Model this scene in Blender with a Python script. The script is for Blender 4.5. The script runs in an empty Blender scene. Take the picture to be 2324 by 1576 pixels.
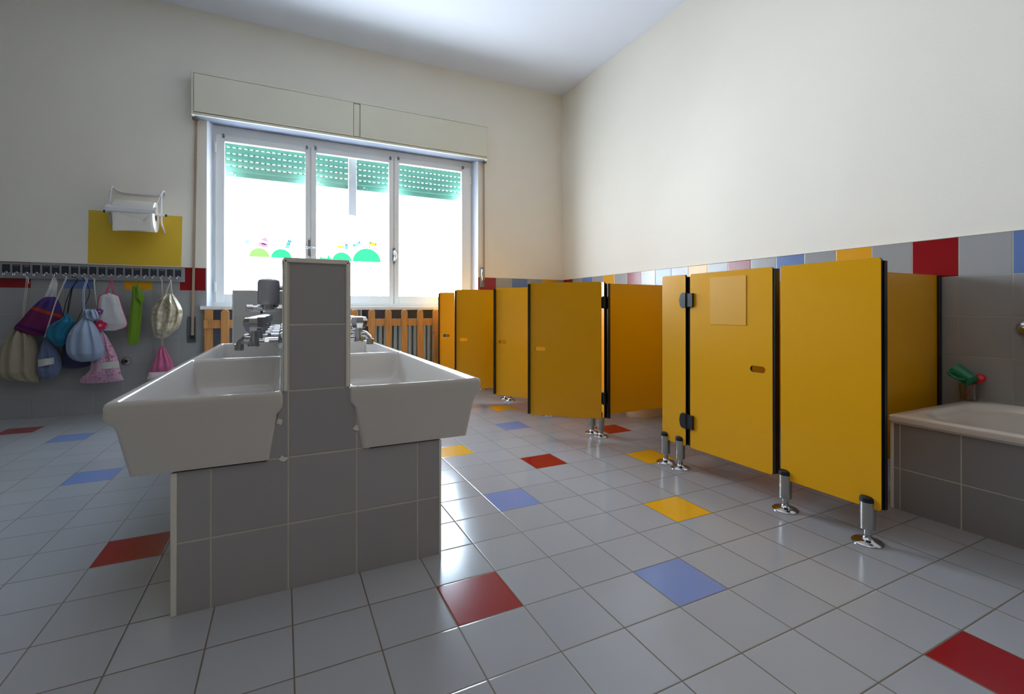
import bpy, math, random
from mathutils import Matrix, Vector
random.seed(7)
PI = math.pi
sc = bpy.context.scene
COL = sc.collection
WL = {}                                   # world position of each object made here

# ------------------------------------------------------------------ materials
def lin(c):
    return tuple(((v / 255) / 12.92 if v / 255 <= 0.04045 else ((v / 255 + 0.055) / 1.055) ** 2.4) for v in c) + (1.0,)

class G:
    """small wrapper for a material's node tree"""
    def __init__(s, name):
        s.m = bpy.data.materials.new(name); s.m.use_nodes = True
        s.t = s.m.node_tree; s.t.nodes.clear()
        s.out = s.n('ShaderNodeOutputMaterial')
    def n(s, kind, **kw):
        nd = s.t.nodes.new(kind)
        for k, v in kw.items(): setattr(nd, k, v)
        return nd
    def put(s, sock, v):
        if v is None: return
        if hasattr(v, 'is_linked'): s.t.links.new(v, sock)
        else: sock.default_value = v
    def math(s, op, a, b=None, c=None):
        nd = s.n('ShaderNodeMath', operation=op)
        for i, v in enumerate((a, b, c)):
            if v is not None: s.put(nd.inputs[i], v)
        return nd.outputs[0]
    def mix(s, f, a, b):
        nd = s.n('ShaderNodeMix', data_type='RGBA')
        s.put(nd.inputs[0], f); s.put(nd.inputs[6], a); s.put(nd.inputs[7], b)
        return nd.outputs[2]
    def noise(s, scale, detail=3, vec=None):
        nd = s.n('ShaderNodeTexNoise'); nd.inputs['Scale'].default_value = scale
        nd.inputs['Detail'].default_value = detail
        s.put(nd.inputs['Vector'], vec if vec is not None else s.pos())
        return nd.outputs['Fac']
    def pos(s):
        return s.n('ShaderNodeNewGeometry').outputs['Position']
    def ramp(s, f, stops, mode='LINEAR'):
        nd = s.n('ShaderNodeValToRGB'); cr = nd.color_ramp; cr.interpolation = mode
        while len(cr.elements) < len(stops): cr.elements.new(0.5)
        for e, (p, c) in zip(cr.elements, stops): e.position = p; e.color = c
        s.put(nd.inputs[0], f); return nd.outputs[0]
    def bump(s, h, strength=0.3, dist=0.01):
        nd = s.n('ShaderNodeBump'); nd.inputs['Strength'].default_value = strength
        nd.inputs['Distance'].default_value = dist; s.put(nd.inputs['Height'], h)
        return nd.outputs[0]
    def principled(s, color, rough=0.5, metal=0.0, normal=None, spec=0.5, coat=0.0, sheen=0.0):
        b = s.n('ShaderNodeBsdfPrincipled')
        s.put(b.inputs['Base Color'], color); s.put(b.inputs['Roughness'], rough)
        s.put(b.inputs['Metallic'], metal); s.put(b.inputs['Specular IOR Level'], spec)
        s.put(b.inputs['Coat Weight'], coat); s.put(b.inputs['Sheen Weight'], sheen)
        if normal is not None: s.put(b.inputs['Normal'], normal)
        s.t.links.new(b.outputs[0], s.out.inputs[0]); return s.m

def plain(name, rgb, rough=0.5, metal=0.0, var=0.06, nscale=9.0, bump=0.0, bscale=60.0, spec=0.5, coat=0.0, sheen=0.0):
    g = G(name); c = lin(rgb)
    f = g.noise(nscale)
    lo = tuple(v * (1 - var) for v in c[:3]) + (1,); hi = tuple(min(1, v * (1 + var)) for v in c[:3]) + (1,)
    col = g.mix(f, lo, hi)
    nrm = g.bump(g.noise(bscale, 4), bump, 0.004) if bump else None
    return g.principled(col, rough, metal, nrm, spec, coat, sheen)

def tile(name, rgb, ax, orig, pitch, grout=(186, 182, 172), gw=0.0036, rough=0.22, var=0.05, bumps=0.04, mirror=None):
    """square glazed tiles on a grid in world space; ax = the two world axes of the surface"""
    g = G(name)
    sp = g.n('ShaderNodeSeparateXYZ'); g.t.links.new(g.pos(), sp.inputs[0])
    cells = []; dists = []
    for k in range(2):
        u = g.math('DIVIDE', g.math('SUBTRACT', sp.outputs['XYZ'.index(ax[k])], orig[k]), pitch[k])
        fl = g.math('FLOOR', u); fr = g.math('SUBTRACT', u, fl)
        dists.append(g.math('MULTIPLY', g.math('MINIMUM', fr, g.math('SUBTRACT', 1.0, fr)), pitch[k]))
        cells.append(fl)
    d = g.math('MINIMUM', *dists)
    mask = g.math('GREATER_THAN', d, gw / 2)                      # 1 on the tile, 0 in the joint
    cv = g.n('ShaderNodeCombineXYZ'); g.put(cv.inputs[0], cells[0]); g.put(cv.inputs[1], cells[1])
    wn = g.n('ShaderNodeTexWhiteNoise'); g.t.links.new(cv.outputs[0], wn.inputs['Vector'])
    c = lin(rgb)
    lo = tuple(v * (1 - var) for v in c[:3]) + (1,); hi = tuple(min(1, v * (1 + var)) for v in c[:3]) + (1,)
    body = g.mix(wn.outputs['Value'], lo, hi)
    cloud = g.noise(7.0, 4)
    body = g.mix(g.math('MULTIPLY', cloud, 0.10), body, tuple(v * 0.6 for v in c[:3]) + (1,))
    gcol = g.mix(g.noise(5.0, 3), lin(tuple(v * 0.7 for v in grout)), lin(grout))
    col = g.mix(mask, gcol, body)
    ro = g.math('ADD', g.math('MULTIPLY', g.math('SUBTRACT', 1.0, mask), 0.5), g.math('ADD', rough - 0.03, g.math('MULTIPLY', cloud, 0.06)))
    edge = g.math('MINIMUM', g.math('DIVIDE', d, gw * 1.3), 1.0)
    h = g.math('ADD', edge, g.math('MULTIPLY', g.noise(30.0, 2), bumps))
    return g.principled(col, ro, 0.0, g.bump(h, 0.35, 0.002), 0.5)

GREY = (158, 158, 157); FLOORC = (164, 165, 168)
RED, BLUE, YEL = (138, 10, 18), (102, 126, 174), (226, 160, 24)
FRED, FBLUE, FYEL = (150, 18, 28), (122, 142, 192), (232, 170, 32)
BLX, BRX, RY = -2.219, 1.816, -0.035       # joints of the wall tiling
PL, PR, PY, PZ = 0.1945, 0.208, 0.1994, 0.2055
def tset(tag, ax, orig, pitch):
    return [tile('tile_%s_%s' % (n, tag), c, ax, orig, pitch) for n, c in (('grey', GREY), ('red', RED), ('blue', BLUE), ('yellow', YEL))]
T_BL = tset('left', 'XZ', (BLX, 0), (PL, PZ))
T_BR = tset('window', 'XZ', (BRX, 0), (PR, PZ))
T_R = tset('right', 'YZ', (RY, 0), (PY, PZ))
T_SIDE = tset('side', 'YZ', (0, 0), (0.2, PZ))
FG = dict(grout=(120, 108, 90), gw=0.0036, rough=0.17, var=0.04, bumps=0.05)
T_F = [tile('floor_tile_' + n, c, 'XY', (0, 0), (0.2, 0.2), **FG) for n, c in (('grey', FLOORC), ('red', FRED), ('blue', FBLUE), ('yellow', FYEL))]
IT = dict(grout=(240, 232, 214), gw=0.0038, rough=0.3, var=0.05, bumps=0.04)
T_ISX = tile('island_tile_front', (173, 170, 170), 'XZ', (-0.609, -0.002), (0.2, 0.2025), **IT)
T_ISY = tile('island_tile_side', (173, 170, 170), 'YZ', (0.385, -0.002), (0.2, 0.2025), **IT)
T_BATH = tile('bath_tile', (150, 148, 147), 'YZ', (-0.128, -0.03), (0.2, 0.2055), **IT)

M = {}
M['plaster'] = plain('wall_paint', (239, 234, 221), 0.85, var=0.025, nscale=2.5, bump=0.12, bscale=90)
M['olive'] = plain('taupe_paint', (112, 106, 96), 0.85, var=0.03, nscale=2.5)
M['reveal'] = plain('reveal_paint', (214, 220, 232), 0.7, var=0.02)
M['soffit'] = plain('soffit_darkened', (122, 132, 150), 0.7, var=0.03)  # colour darkened and blued to hold back the outdoor light falling on it
M['ceiling'] = plain('ceiling_paint', (230, 236, 248), 0.9, var=0.02, nscale=1.5)
M['cream'] = plain('cream_lacquer', (226, 223, 202), 0.35, var=0.03, nscale=4, bump=0.04, bscale=140)
M['white_paint'] = plain('white_window_paint', (244, 245, 243), 0.35, var=0.03, nscale=6)
M['marble'] = plain('white_sill', (236, 236, 234), 0.25, var=0.03)
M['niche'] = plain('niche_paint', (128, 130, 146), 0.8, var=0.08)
M['trim'] = plain('cream_tile_trim', (238, 234, 222), 0.3, var=0.05, nscale=20)
M['ceramic'] = plain('white_glazed_ceramic', (216, 211, 204), 0.08, var=0.012, nscale=3, spec=0.6)
M['enamel'] = plain('bath_enamel', (226, 218, 206), 0.14, var=0.02, nscale=3)
M['chrome'] = plain('chrome', (200, 202, 206), 0.12, 1.0, var=0.04)
M['steel'] = plain('brushed_steel', (186, 184, 178), 0.26, 1.0, var=0.06, nscale=30)
M['yellow'] = plain('yellow_laminate', (240, 172, 0), 0.27, var=0.03, nscale=1.4, bump=0.03, bscale=220, spec=0.4)
M['amber'] = plain('amber_sheet', (236, 170, 14), 0.45, var=0.02)
M['black'] = plain('black_laminate_edge', (20, 20, 22), 0.35, var=0.1)
M['rubber'] = plain('black_plastic', (24, 25, 30), 0.4, var=0.1)
M['brush'] = plain('grey_pile_seal', (58, 60, 78), 0.9, var=0.5, nscale=400)
M['strap'] = plain('beige_webbing', (170, 146, 124), 0.8, var=0.12, nscale=60)
M['winder'] = plain('winder_metal', (120, 122, 124), 0.35, 0.9, var=0.1)
M['radiator'] = plain('radiator_enamel', (196, 210, 210), 0.4, var=0.05)
M['rail'] = plain('coat_rail_grey', (140, 142, 144), 0.5, var=0.04)
M['holder'] = plain('picture_holder_black', (34, 34, 38), 0.4, var=0.15)
M['picture'] = plain('dark_picture', (52, 54, 66), 0.3, var=0.25, nscale=40)
M['paper'] = plain('white_paper', (230, 226, 216), 0.9, var=0.04, nscale=12, bump=0.15, bscale=25)
M['yellow_paper'] = plain('yellow_card', (222, 184, 48), 0.6, var=0.05, nscale=3, bump=0.1, bscale=8)
M['wire'] = plain('white_coated_wire', (222, 222, 224), 0.35, var=0.03)
M['jug'] = plain('green_plastic', (10, 120, 84), 0.35, var=0.05)
M['redplastic'] = plain('red_plastic', (200, 24, 34), 0.35, var=0.05)

def wood():
    g = G('varnished_pine'); p = g.pos()
    mp = g.n('ShaderNodeMapping'); g.t.links.new(p, mp.inputs[0]); mp.inputs['Scale'].default_value = (22, 22, 1.6)
    f = g.noise(3.0, 5, mp.outputs[0])
    col = g.ramp(f, [(0.25, lin((176, 116, 58))), (0.6, lin((206, 146, 82))), (0.8, lin((188, 126, 66)))])
    vo = g.n('ShaderNodeTexVoronoi'); vo.inputs['Scale'].default_value = 7.0; g.t.links.new(p, vo.inputs['Vector'])
    col = g.mix(g.math('LESS_THAN', vo.outputs['Distance'], 0.055), col, lin((112, 62, 30)))
    return g.principled(col, 0.4)
M['wood'] = wood()

def glass(name, tint=(1, 1, 1), rough=0.0, f=0.09):
    g = G(name)
    tr = g.n('ShaderNodeBsdfTransparent'); tr.inputs[0].default_value = tint + (1,)
    gl = g.n('ShaderNodeBsdfGlossy'); gl.inputs['Roughness'].default_value = rough
    lw = g.n('ShaderNodeLayerWeight'); lw.inputs[0].default_value = 0.35
    mx = g.n('ShaderNodeMixShader')
    g.put(mx.inputs[0], g.math('ADD', g.math('MULTIPLY', lw.outputs['Fresnel'], 0.5), f * 0.2))
    g.t.links.new(tr.outputs[0], mx.inputs[1]); g.t.links.new(gl.outputs[0], mx.inputs[2])
    g.t.links.new(mx.outputs[0], g.out.inputs[0]); return g.m
M['glass'] = glass('window_glass')
M['cup'] = glass('clear_plastic', (0.86, 0.88, 0.86), 0.02, 0.2)

def translucent(name, rgb, trans, rough=0.5, thin=None):
    """plastic or paper that lets some daylight through"""
    g = G(name)
    d = g.n('ShaderNodeBsdfPrincipled'); d.inputs['Base Color'].default_value = lin(rgb); d.inputs['Roughness'].default_value = rough
    t = g.n('ShaderNodeBsdfTranslucent'); t.inputs[0].default_value = lin(thin or rgb)
    mx = g.n('ShaderNodeMixShader'); mx.inputs[0].default_value = trans
    g.t.links.new(d.outputs[0], mx.inputs[1]); g.t.links.new(t.outputs[0], mx.inputs[2])
    g.t.links.new(mx.outputs[0], g.out.inputs[0]); return g.m
M['shutter'] = translucent('green_shutter_plastic', (112, 172, 156), 0.12, 0.4)
def sheet_tint(c):
    """paper colour that gives c when daylight passes both faces of the thin sheet"""
    return tuple(math.sqrt(v / 2.2) for v in lin(c)[:3]) + (1.0,)
STK = {}
for k_, c_ in dict(lime=(150, 235, 105), green=(60, 245, 130), pink=(250, 150, 185), blue=(110, 190, 240), sky=(155, 222, 245), yellow=(250, 214, 60),
                   pale=(255, 252, 205), cyan=(175, 252, 252), orange=(250, 186, 90), red=(228, 80, 90), slate=(110, 150, 195)).items():
    STK[k_] = translucent('sticker_' + k_, c_, 0.42, 0.6)
    for nd_ in STK[k_].node_tree.nodes:
        if nd_.bl_idname == 'ShaderNodeBsdfTranslucent': nd_.inputs[0].default_value = sheet_tint(c_)

def cloth(name, rgb, var=0.1, weave=420.0):
    g = G(name); c = lin(rgb)
    f = g.noise(14, 4)
    col = g.mix(f, tuple(v * (1 - var) for v in c[:3]) + (1,), tuple(min(1, v * (1 + var)) for v in c[:3]) + (1,))
    h = g.math('ADD', g.noise(weave, 2), g.math('MULTIPLY', g.noise(22, 3), 2.0))
    return g.principled(col, 0.9, 0.0, g.bump(h, 0.35, 0.006), 0.2, sheen=0.2)
CL = {k: cloth('cloth_' + k, c) for k, c in dict(
    beige=(164, 154, 130), bluegrey=(112, 124, 158), teal=(32, 118, 148), lightblue=(156, 172, 196), navy=(66, 70, 100),
    white=(206, 204, 204), green=(112, 148, 40), pink=(208, 112, 150), label=(206, 204, 196), trim=(206, 50, 104),
    purple=(124, 70, 140), magenta=(206, 36, 104), bandwhite=(226, 208, 212), cordw=(206, 200, 188), cordk=(22, 22, 24), cordb=(168, 180, 204),
    yellow=(222, 176, 40), floralpink=(226, 170, 196)).items()}
def satin():
    g = G('cream_satin')
    f = g.noise(26, 4)
    col = g.ramp(f, [(0.3, lin((150, 136, 104))), (0.6, lin((206, 196, 170))), (0.85, lin((226, 220, 200)))])
    return g.principled(col, 0.32, 0.15, g.bump(g.noise(34, 4), 0.6, 0.01), 0.5, sheen=0.3)
CL['satin'] = satin()
def woven():
    g = G('striped_woven_cloth')
    sp = g.n('ShaderNodeSeparateXYZ'); g.t.links.new(g.pos(), sp.inputs[0])
    s = g.math('ADD', sp.outputs[2], g.math('MULTIPLY', sp.outputs[0], 0.41))
    s = g.math('ADD', s, g.math('MULTIPLY', g.noise(18, 2), 0.014))
    f = g.math('DIVIDE', g.math('ADD', s, 0.26), 0.40)
    mg, pu, orr = lin((116, 44, 88)), lin((84, 62, 122)), lin((190, 70, 36))
    col = g.ramp(f, [(0.0, mg), (0.17, mg), (0.19, lin((84, 30, 98))), (0.24, lin((84, 30, 98))), (0.26, mg), (0.58, mg), (0.6, orr), (0.65, orr), (0.67, pu), (1.0, pu)], 'CONSTANT')
    mp = g.n('ShaderNodeMapping'); g.t.links.new(g.pos(), mp.inputs[0]); mp.inputs['Scale'].default_value = (30, 30, 260)
    col = g.mix(g.math('MULTIPLY', g.noise(1.0, 3, mp.outputs[0]), 0.45), col, lin((46, 22, 60)))
    return g.principled(col, 0.9, 0, g.bump(g.noise(160, 2), 0.5, 0.006), 0.2)
CL['woven'] = woven()
def floral():
    g = G('pink_floral_cloth')
    vo = g.n('ShaderNodeTexVoronoi', feature='DISTANCE_TO_EDGE'); vo.inputs['Scale'].default_value = 46.0
    g.t.links.new(g.pos(), vo.inputs['Vector'])
    m = g.math('MULTIPLY', g.math('LESS_THAN', vo.outputs['Distance'], 0.045), g.math('GREATER_THAN', g.noise(16, 2), 0.5))
    col = g.mix(m, lin((206, 168, 190)), lin((186, 84, 116)))
    return g.principled(col, 0.9, 0, None, 0.2)
CL['floral'] = floral()

# ------------------------------------------------------------------ mesh helper
class MB:
    def __init__(s): s.v = []; s.f = []; s.k = []
    def face(s, idx, k=0): s.f.append(tuple(idx)); s.k.append(k)
    def poly(s, pts, k=0):
        b = len(s.v); s.v += [tuple(p) for p in pts]; s.face(range(b, b + len(pts)), k); return s
    def box(s, x0, x1, y0, y1, z0, z1, k=0):
        b = len(s.v)
        s.v += [(x, y, z) for z in (z0, z1) for y in (y0, y1) for x in (x0, x1)]
        for q in ((0, 2, 3, 1), (4, 5, 7, 6), (0, 1, 5, 4), (2, 6, 7, 3), (0, 4, 6, 2), (1, 3, 7, 5)): s.face([b + i for i in q], k)
        return s
    def prism(s, poly, ax, a0, a1, k=0, kc=None):
        """2-D outline pushed along axis ax; the outline's coordinates are the two other axes in order"""
        n = len(poly); b = len(s.v)
        for a in (a0, a1):
            for p, q in poly:
                s.v.append({'X': (a, p, q), 'Y': (p, a, q), 'Z': (p, q, a)}[ax])
        kc = k if kc is None else kc
        s.face(range(b + n - 1, b - 1, -1), kc); s.face(range(b + n, b + 2 * n), kc)
        for i in range(n):
            j = (i + 1) % n; s.face((b + i, b + j, b + n + j, b + n + i), k)
        return s
    def loft(s, rings, k=0, cap=True):
        n = len(rings[0]); b = len(s.v)
        for r in rings: s.v += [tuple(p) for p in r]
        for a in range(len(rings) - 1):
            for i in range(n):
                j = (i + 1) % n
                s.face((b + a * n + i, b + a * n + j, b + (a + 1) * n + j, b + (a + 1) * n + i), k)
        if cap:
            s.face(range(b + n - 1, b - 1, -1), k); s.face(range(b + (len(rings) - 1) * n, b + len(rings) * n), k)
        return s
    def lathe(s, prof, c=(0, 0, 0), ax='Z', n=24, k=0, cap=True):
        rings = []
        for r, h in prof:
            ring = []
            for i in range(n):
                t = 2 * PI * i / n; a, b_ = r * math.cos(t), r * math.sin(t)
                d = {'Z': (a, b_, h), 'X': (h, a, b_), 'Y': (b_, h, a)}[ax]
                ring.append((c[0] + d[0], c[1] + d[1], c[2] + d[2]))
            rings.append(ring)
        return s.loft(rings, k, cap)
    def tube(s, path, r, n=10, k=0):
        P = [Vector(p) for p in path]; rings = []; up = Vector((0.13, 0.31, 0.94))
        for i, p in enumerate(P):
            d = (P[min(i + 1, len(P) - 1)] - P[max(i - 1, 0)])
            d = d.normalized() if d.length > 1e-9 else Vector((0, 0, 1))
            a = d.cross(up)
            if a.length < 1e-3: a = d.cross(Vector((1, 0, 0)))
            a.normalize(); b = d.cross(a); up = -b if up.dot(b) < 0 else b
            rr = r[i] if isinstance(r, (list, tuple)) else r
            rings.append([p + a * (rr * math.cos(2 * PI * j / n)) + b * (rr * math.sin(2 * PI * j / n)) for j in range(n)])
        return s.loft(rings, k)
    def ball(s, c, r, n=14, k=0, sz=1.0):
        m = n // 2
        return s.lathe([(max(1e-4, r * math.sin(PI * i / m)), -r * sz * math.cos(PI * i / m)) for i in range(m + 1)], c, 'Z', n, k)
    def build(s, name, mats, parent=None, bevel=0.0, seg=2, smooth=38, origin=None):
        if not isinstance(mats, (list, tuple)): mats = [mats]
        if origin is None:
            if parent is not None: origin = WL[parent.name] if parent.type == 'EMPTY' else None
            if origin is None:
                xs, ys, zs = zip(*s.v)
                origin = Vector(((min(xs) + max(xs)) / 2, (min(ys) + max(ys)) / 2, min(zs)))
        origin = Vector(origin)
        me = bpy.data.meshes.new(name)
        me.from_pydata([tuple(Vector(p) - origin) for p in s.v], [], s.f)
        for m in mats: me.materials.append(m)
        me.polygons.foreach_set('material_index', s.k); me.update(); me.validate()
        import bmesh
        bm = bmesh.new(); bm.from_mesh(me); bmesh.ops.recalc_face_normals(bm, faces=bm.faces); bm.to_mesh(me); bm.free()
        if smooth:
            me.shade_smooth(); me.set_sharp_from_angle(angle=math.radians(smooth))
        o = bpy.data.objects.new(name, me); COL.objects.link(o)
        WL[o.name] = origin.copy()
        if parent is not None:
            o.parent = parent; o.location = origin - WL[parent.name]
        else: o.location = origin
        if bevel:
            md = o.modifiers.new('bevel', 'BEVEL'); md.width = bevel; md.segments = seg; md.limit_method = 'ANGLE'; md.angle_limit = math.radians(40)
            md.harden_normals = False
        return o

def tag(o, label=None, cat=None, group=None, kind=None):
    if label: o['label'] = label
    if cat: o['category'] = cat
    if group: o['group'] = group
    if kind: o['kind'] = kind
    return o
def thing(name, loc, label, cat, group=None, kind=None):
    o = bpy.data.objects.new(name, None); COL.objects.link(o); o.location = loc; o.empty_display_size = 0.05
    WL[o.name] = Vector(loc); return tag(o, label, cat, group, kind)
def copy_thing(root, loc, rotz, label):
    r = root.copy(); COL.objects.link(r); r.location = loc; r.rotation_euler = (0, 0, rotz); r['label'] = label
    for ch in list(root.children):
        c = ch.copy(); COL.objects.link(c); c.parent = r
        for g2 in list(ch.children):
            d = g2.copy(); COL.objects.link(d); d.parent = c
    return r
def struct(o, label=None): o['kind'] = 'structure'; return tag(o, label)

def rrect(x0, x1, y0, y1, r, n=5):
    pts = []
    for cx, cy, a in ((x1 - r, y1 - r, 0), (x0 + r, y1 - r, 90), (x0 + r, y0 + r, 180), (x1 - r, y0 + r, 270)):
        for i in range(n + 1):
            t = math.radians(a + 90 * i / n); pts.append((cx + r * math.cos(t), cy + r * math.sin(t)))
    return pts
def spline(pts, sub=6):
    P = [Vector(p) for p in pts]; out = []
    for i in range(len(P) - 1):
        p0, p1, p2, p3 = P[max(i - 1, 0)], P[i], P[i + 1], P[min(i + 2, len(P) - 1)]
        for k in range(sub):
            t = k / sub
            out.append(0.5 * ((2 * p1) + (p2 - p0) * t + (2 * p0 - 5 * p1 + 4 * p2 - p3) * t * t + (3 * p1 - p0 - 3 * p2 + p3) * t ** 3))
    out.append(P[-1]); return out

# ------------------------------------------------------------------ the room
XL, XR, YF, YB, ZC = -3.6, 2.725, -1.95, 3.79, 3.55
ZT = 6 * PZ                                   # top of the tiling
WX0, WX1, WZ0, WZ1 = -1.045, 1.59, 0.89, 2.575   # window opening

spots = {(0, 0): 1, (-5, 4): 1, (-11, 16): 1, (4, 5): 1, (8, 7): 1, (5, -4): 1,
         (-7, 9): 2, (-9, 14): 2, (2, 3): 2, (5, 9): 2, (3, -1): 2,
         (2, 7): 3, (7, 4): 3, (6, 12): 3, (5, 1): 3}
fl = MB()
for i in range(-19, 14):
    for j in range(-24, 20):
        x0, x1 = max(XL, i * .2), min(XR + .02, i * .2 + .2); y0, y1 = max(YF, j * .2), min(YB + .2, j * .2 + .2)
        if x1 > x0 and y1 > y0: fl.poly([(x0, y0, 0), (x1, y0, 0), (x1, y1, 0), (x0, y1, 0)], spots.get((i, j), 0))
struct(fl.build('floor', T_F, smooth=0), 'pale grey tiled floor with scattered red, blue and yellow tiles')
c = MB().box(XL - .1, XR + .1, YF - .1, YB + .4, ZC, ZC + .1); struct(c.build('ceiling', M['ceiling'], smooth=0))

def band(m, lo, hi, o, p, mk, k0, seq):
    """the coloured top course between lo and hi"""
    n = math.floor((lo - o) / p + 1e-6); a = lo
    while a < hi - 1e-6:
        b = min(hi, o + (n + 1) * p); m.poly(mk(a, b), k0 + seq(n)); a = b; n += 1

# right wall
w = MB()
w.poly([(XR, YF, ZT), (XR, YB, ZT), (XR, YB, ZC), (XR, YF, ZC)], 4)
w.poly([(XR, YF, 0), (XR, YB, 0), (XR, YB, ZT - PZ), (XR, YF, ZT - PZ)], 0)
band(w, YF, YB, RY, PY, lambda a, b: [(XR, a, ZT - PZ), (XR, b, ZT - PZ), (XR, b, ZT), (XR, a, ZT)], 0, lambda n: {0: 1, 2: 3, 4: 2}.get(n % 6, 0))
w.box(XR - .004, XR, YF, YB, ZT, ZT + .006, 4)
struct(w.build('wall_right', T_R + [M['plaster']], smooth=0), 'white wall over grey tiles with a coloured top course')
# unseen left and rear walls, darkened (rear one also pulled in) to cut bounced light
w = MB(); w.poly([(XL, YF, ZT), (XL, YB, ZT), (XL, YB, ZC), (XL, YF, ZC)], 1); w.poly([(XL, YF, 0), (XL, YB, 0), (XL, YB, ZT), (XL, YF, ZT)], 0)
struct(w.build('wall_left', [T_SIDE[0], M['olive']], smooth=0))
w = MB(); w.poly([(XL, YF, ZT), (XR, YF, ZT), (XR, YF, ZC), (XL, YF, ZC)], 1); w.poly([(XL, YF, 0), (XR, YF, 0), (XR, YF, ZT), (XL, YF, ZT)], 0)
struct(w.build('wall_front', [M['olive'], M['olive']], smooth=0))
# window wall
w = MB(); P0, TR = 8, 9
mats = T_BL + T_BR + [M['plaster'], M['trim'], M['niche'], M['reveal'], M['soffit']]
def q(x0, x1, z0, z1, k): w.poly([(x0, YB, z0), (x1, YB, z0), (x1, YB, z1), (x0, YB, z1)], k)
q(XL, WX0, 0, ZT - PZ, 0); q(WX1, XR, 0, ZT - PZ, 4)
band(w, XL, WX0, BLX, PL, lambda a, b: [(a, YB, ZT - PZ), (b, YB, ZT - PZ), (b, YB, ZT), (a, YB, ZT)], 0, lambda n: {-1: 1, 1: 2, 3: 3, 5: 1}.get(n, 0))
band(w, WX1, XR, BRX, PR, lambda a, b: [(a, YB, ZT - PZ), (b, YB, ZT - PZ), (b, YB, ZT), (a, YB, ZT)], 4, lambda n: {-2: 1, -1: 1, 1: 2, 3: 3}.get(n, 0))
q(XL, WX0, ZT, ZC, P0); q(WX1, XR, ZT, ZC, P0); q(WX0, WX1, WZ1, ZC, P0)
w.box(XL, WX0, YB - .004, YB, ZT, ZT + .006, P0); w.box(WX1, XR, YB - .004, YB, ZT, ZT + .006, P0)
# splayed reveals, head and outer shell
FX0, FX1, FY = -1.008, 1.548, 3.90          # window frame
OY = 4.16
for z0, z1 in ((WZ0, WZ1),):
    w.poly([(WX0, YB, z0), (FX0, FY, z0), (FX0, FY, z1), (WX0, YB, z1)], 11)
    w.poly([(WX1, YB, z0), (FX1, FY, z0), (FX1, FY, z1), (WX1, YB, z1)], 11)
    w.poly([(FX0, FY, z0), (FX0, OY, z0), (FX0, OY, z1 + .3), (FX0, FY, z1 + .3)], P0)
    w.poly([(FX1, FY, z0), (FX1, OY, z0), (FX1, OY, z1 + .3), (FX1, FY, z1 + .3)], P0)
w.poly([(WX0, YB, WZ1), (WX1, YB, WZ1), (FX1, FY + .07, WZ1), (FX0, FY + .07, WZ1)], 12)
w.poly([(FX0, FY + .06, WZ1), (FX1, FY + .06, WZ1), (FX1, FY + .06, ZC), (FX0, FY + .06, ZC)], P0)
w.poly([(FX0, OY, 2.68), (FX1, OY, 2.68), (FX1, OY, ZC), (FX0, OY, ZC)], P0)
w.poly([(FX0, FY - .02, WZ0 - .001), (FX1, FY - .02, WZ0 - .001), (FX1, OY, WZ0 - .001), (FX0, OY, WZ0 - .001)], P0)
w.poly([(FX0, FY + .06, 2.86), (FX1, FY + .06, 2.86), (FX1, OY, 2.86), (FX0, OY, 2.86)], P0)
# radiator niches below the sill, a tiled pier between them
NB = YB + .17
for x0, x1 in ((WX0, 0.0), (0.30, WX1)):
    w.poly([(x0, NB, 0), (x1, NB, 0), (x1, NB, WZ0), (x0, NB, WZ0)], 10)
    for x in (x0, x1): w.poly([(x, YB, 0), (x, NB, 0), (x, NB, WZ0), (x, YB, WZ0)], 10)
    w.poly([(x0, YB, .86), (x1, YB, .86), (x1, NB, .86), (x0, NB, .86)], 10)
q(0.0, 0.30, 0, WZ0, 0); w.box(0.29, 0.303, YB - .006, YB, 0, .86, TR); w.box(-.003, 0.01, YB - .006, YB, 0, .86, TR)
struct(w.build('wall_back', mats, smooth=0), 'white window wall over grey tiles with a coloured top course')
sl = MB().box(-1.09, 1.635, 3.742, YB + .001, .858, .89); sl.box(WX0, WX1, YB, FY, .858, .89)
struct(sl.build('trim_1', M['marble'], bevel=.004), 'white window sill')

# ------------------------------------------------------------------ window
win = thing('window_1', (.27, 3.93, .91), 'white three-leaf window with clear panes over the radiator fence', None, kind='structure')
def frame(m, x0, x1, z0, z1, y0, y1, t, tb=None):
    tb = tb or t
    m.box(x0, x0 + t, y0, y1, z0, z1); m.box(x1 - t, x1, y0, y1, z0, z1)
    m.box(x0 + t, x1 - t, y0, y1, z0, z0 + tb); m.box(x0 + t, x1 - t, y0, y1, z1 - t, z1)
FT = 2.535
m = MB(); frame(m, FX0, FX1, .89, FT + .05, 3.905, 3.975, .036); m.box(FX0, FX1, 3.895, 3.93, .89, .925); 
m.box(FX0, FX1, 3.90, 3.975, 2.485, 2.60); m.box(-.203, -.157, 3.905, 3.975, .92, FT); m.box(.627, .673, 3.905, 3.975, .92, FT)
m.build('window_frame', M['white_paint'], win, bevel=.003)
leaves = ((FX0 + .02, -.186, 2.49), (-.174, .644, 2.50), (.656, FX1 - .02, 2.51))
gl = (( -.917, -.226), (-.125, .598), (.705, 1.425))
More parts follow.
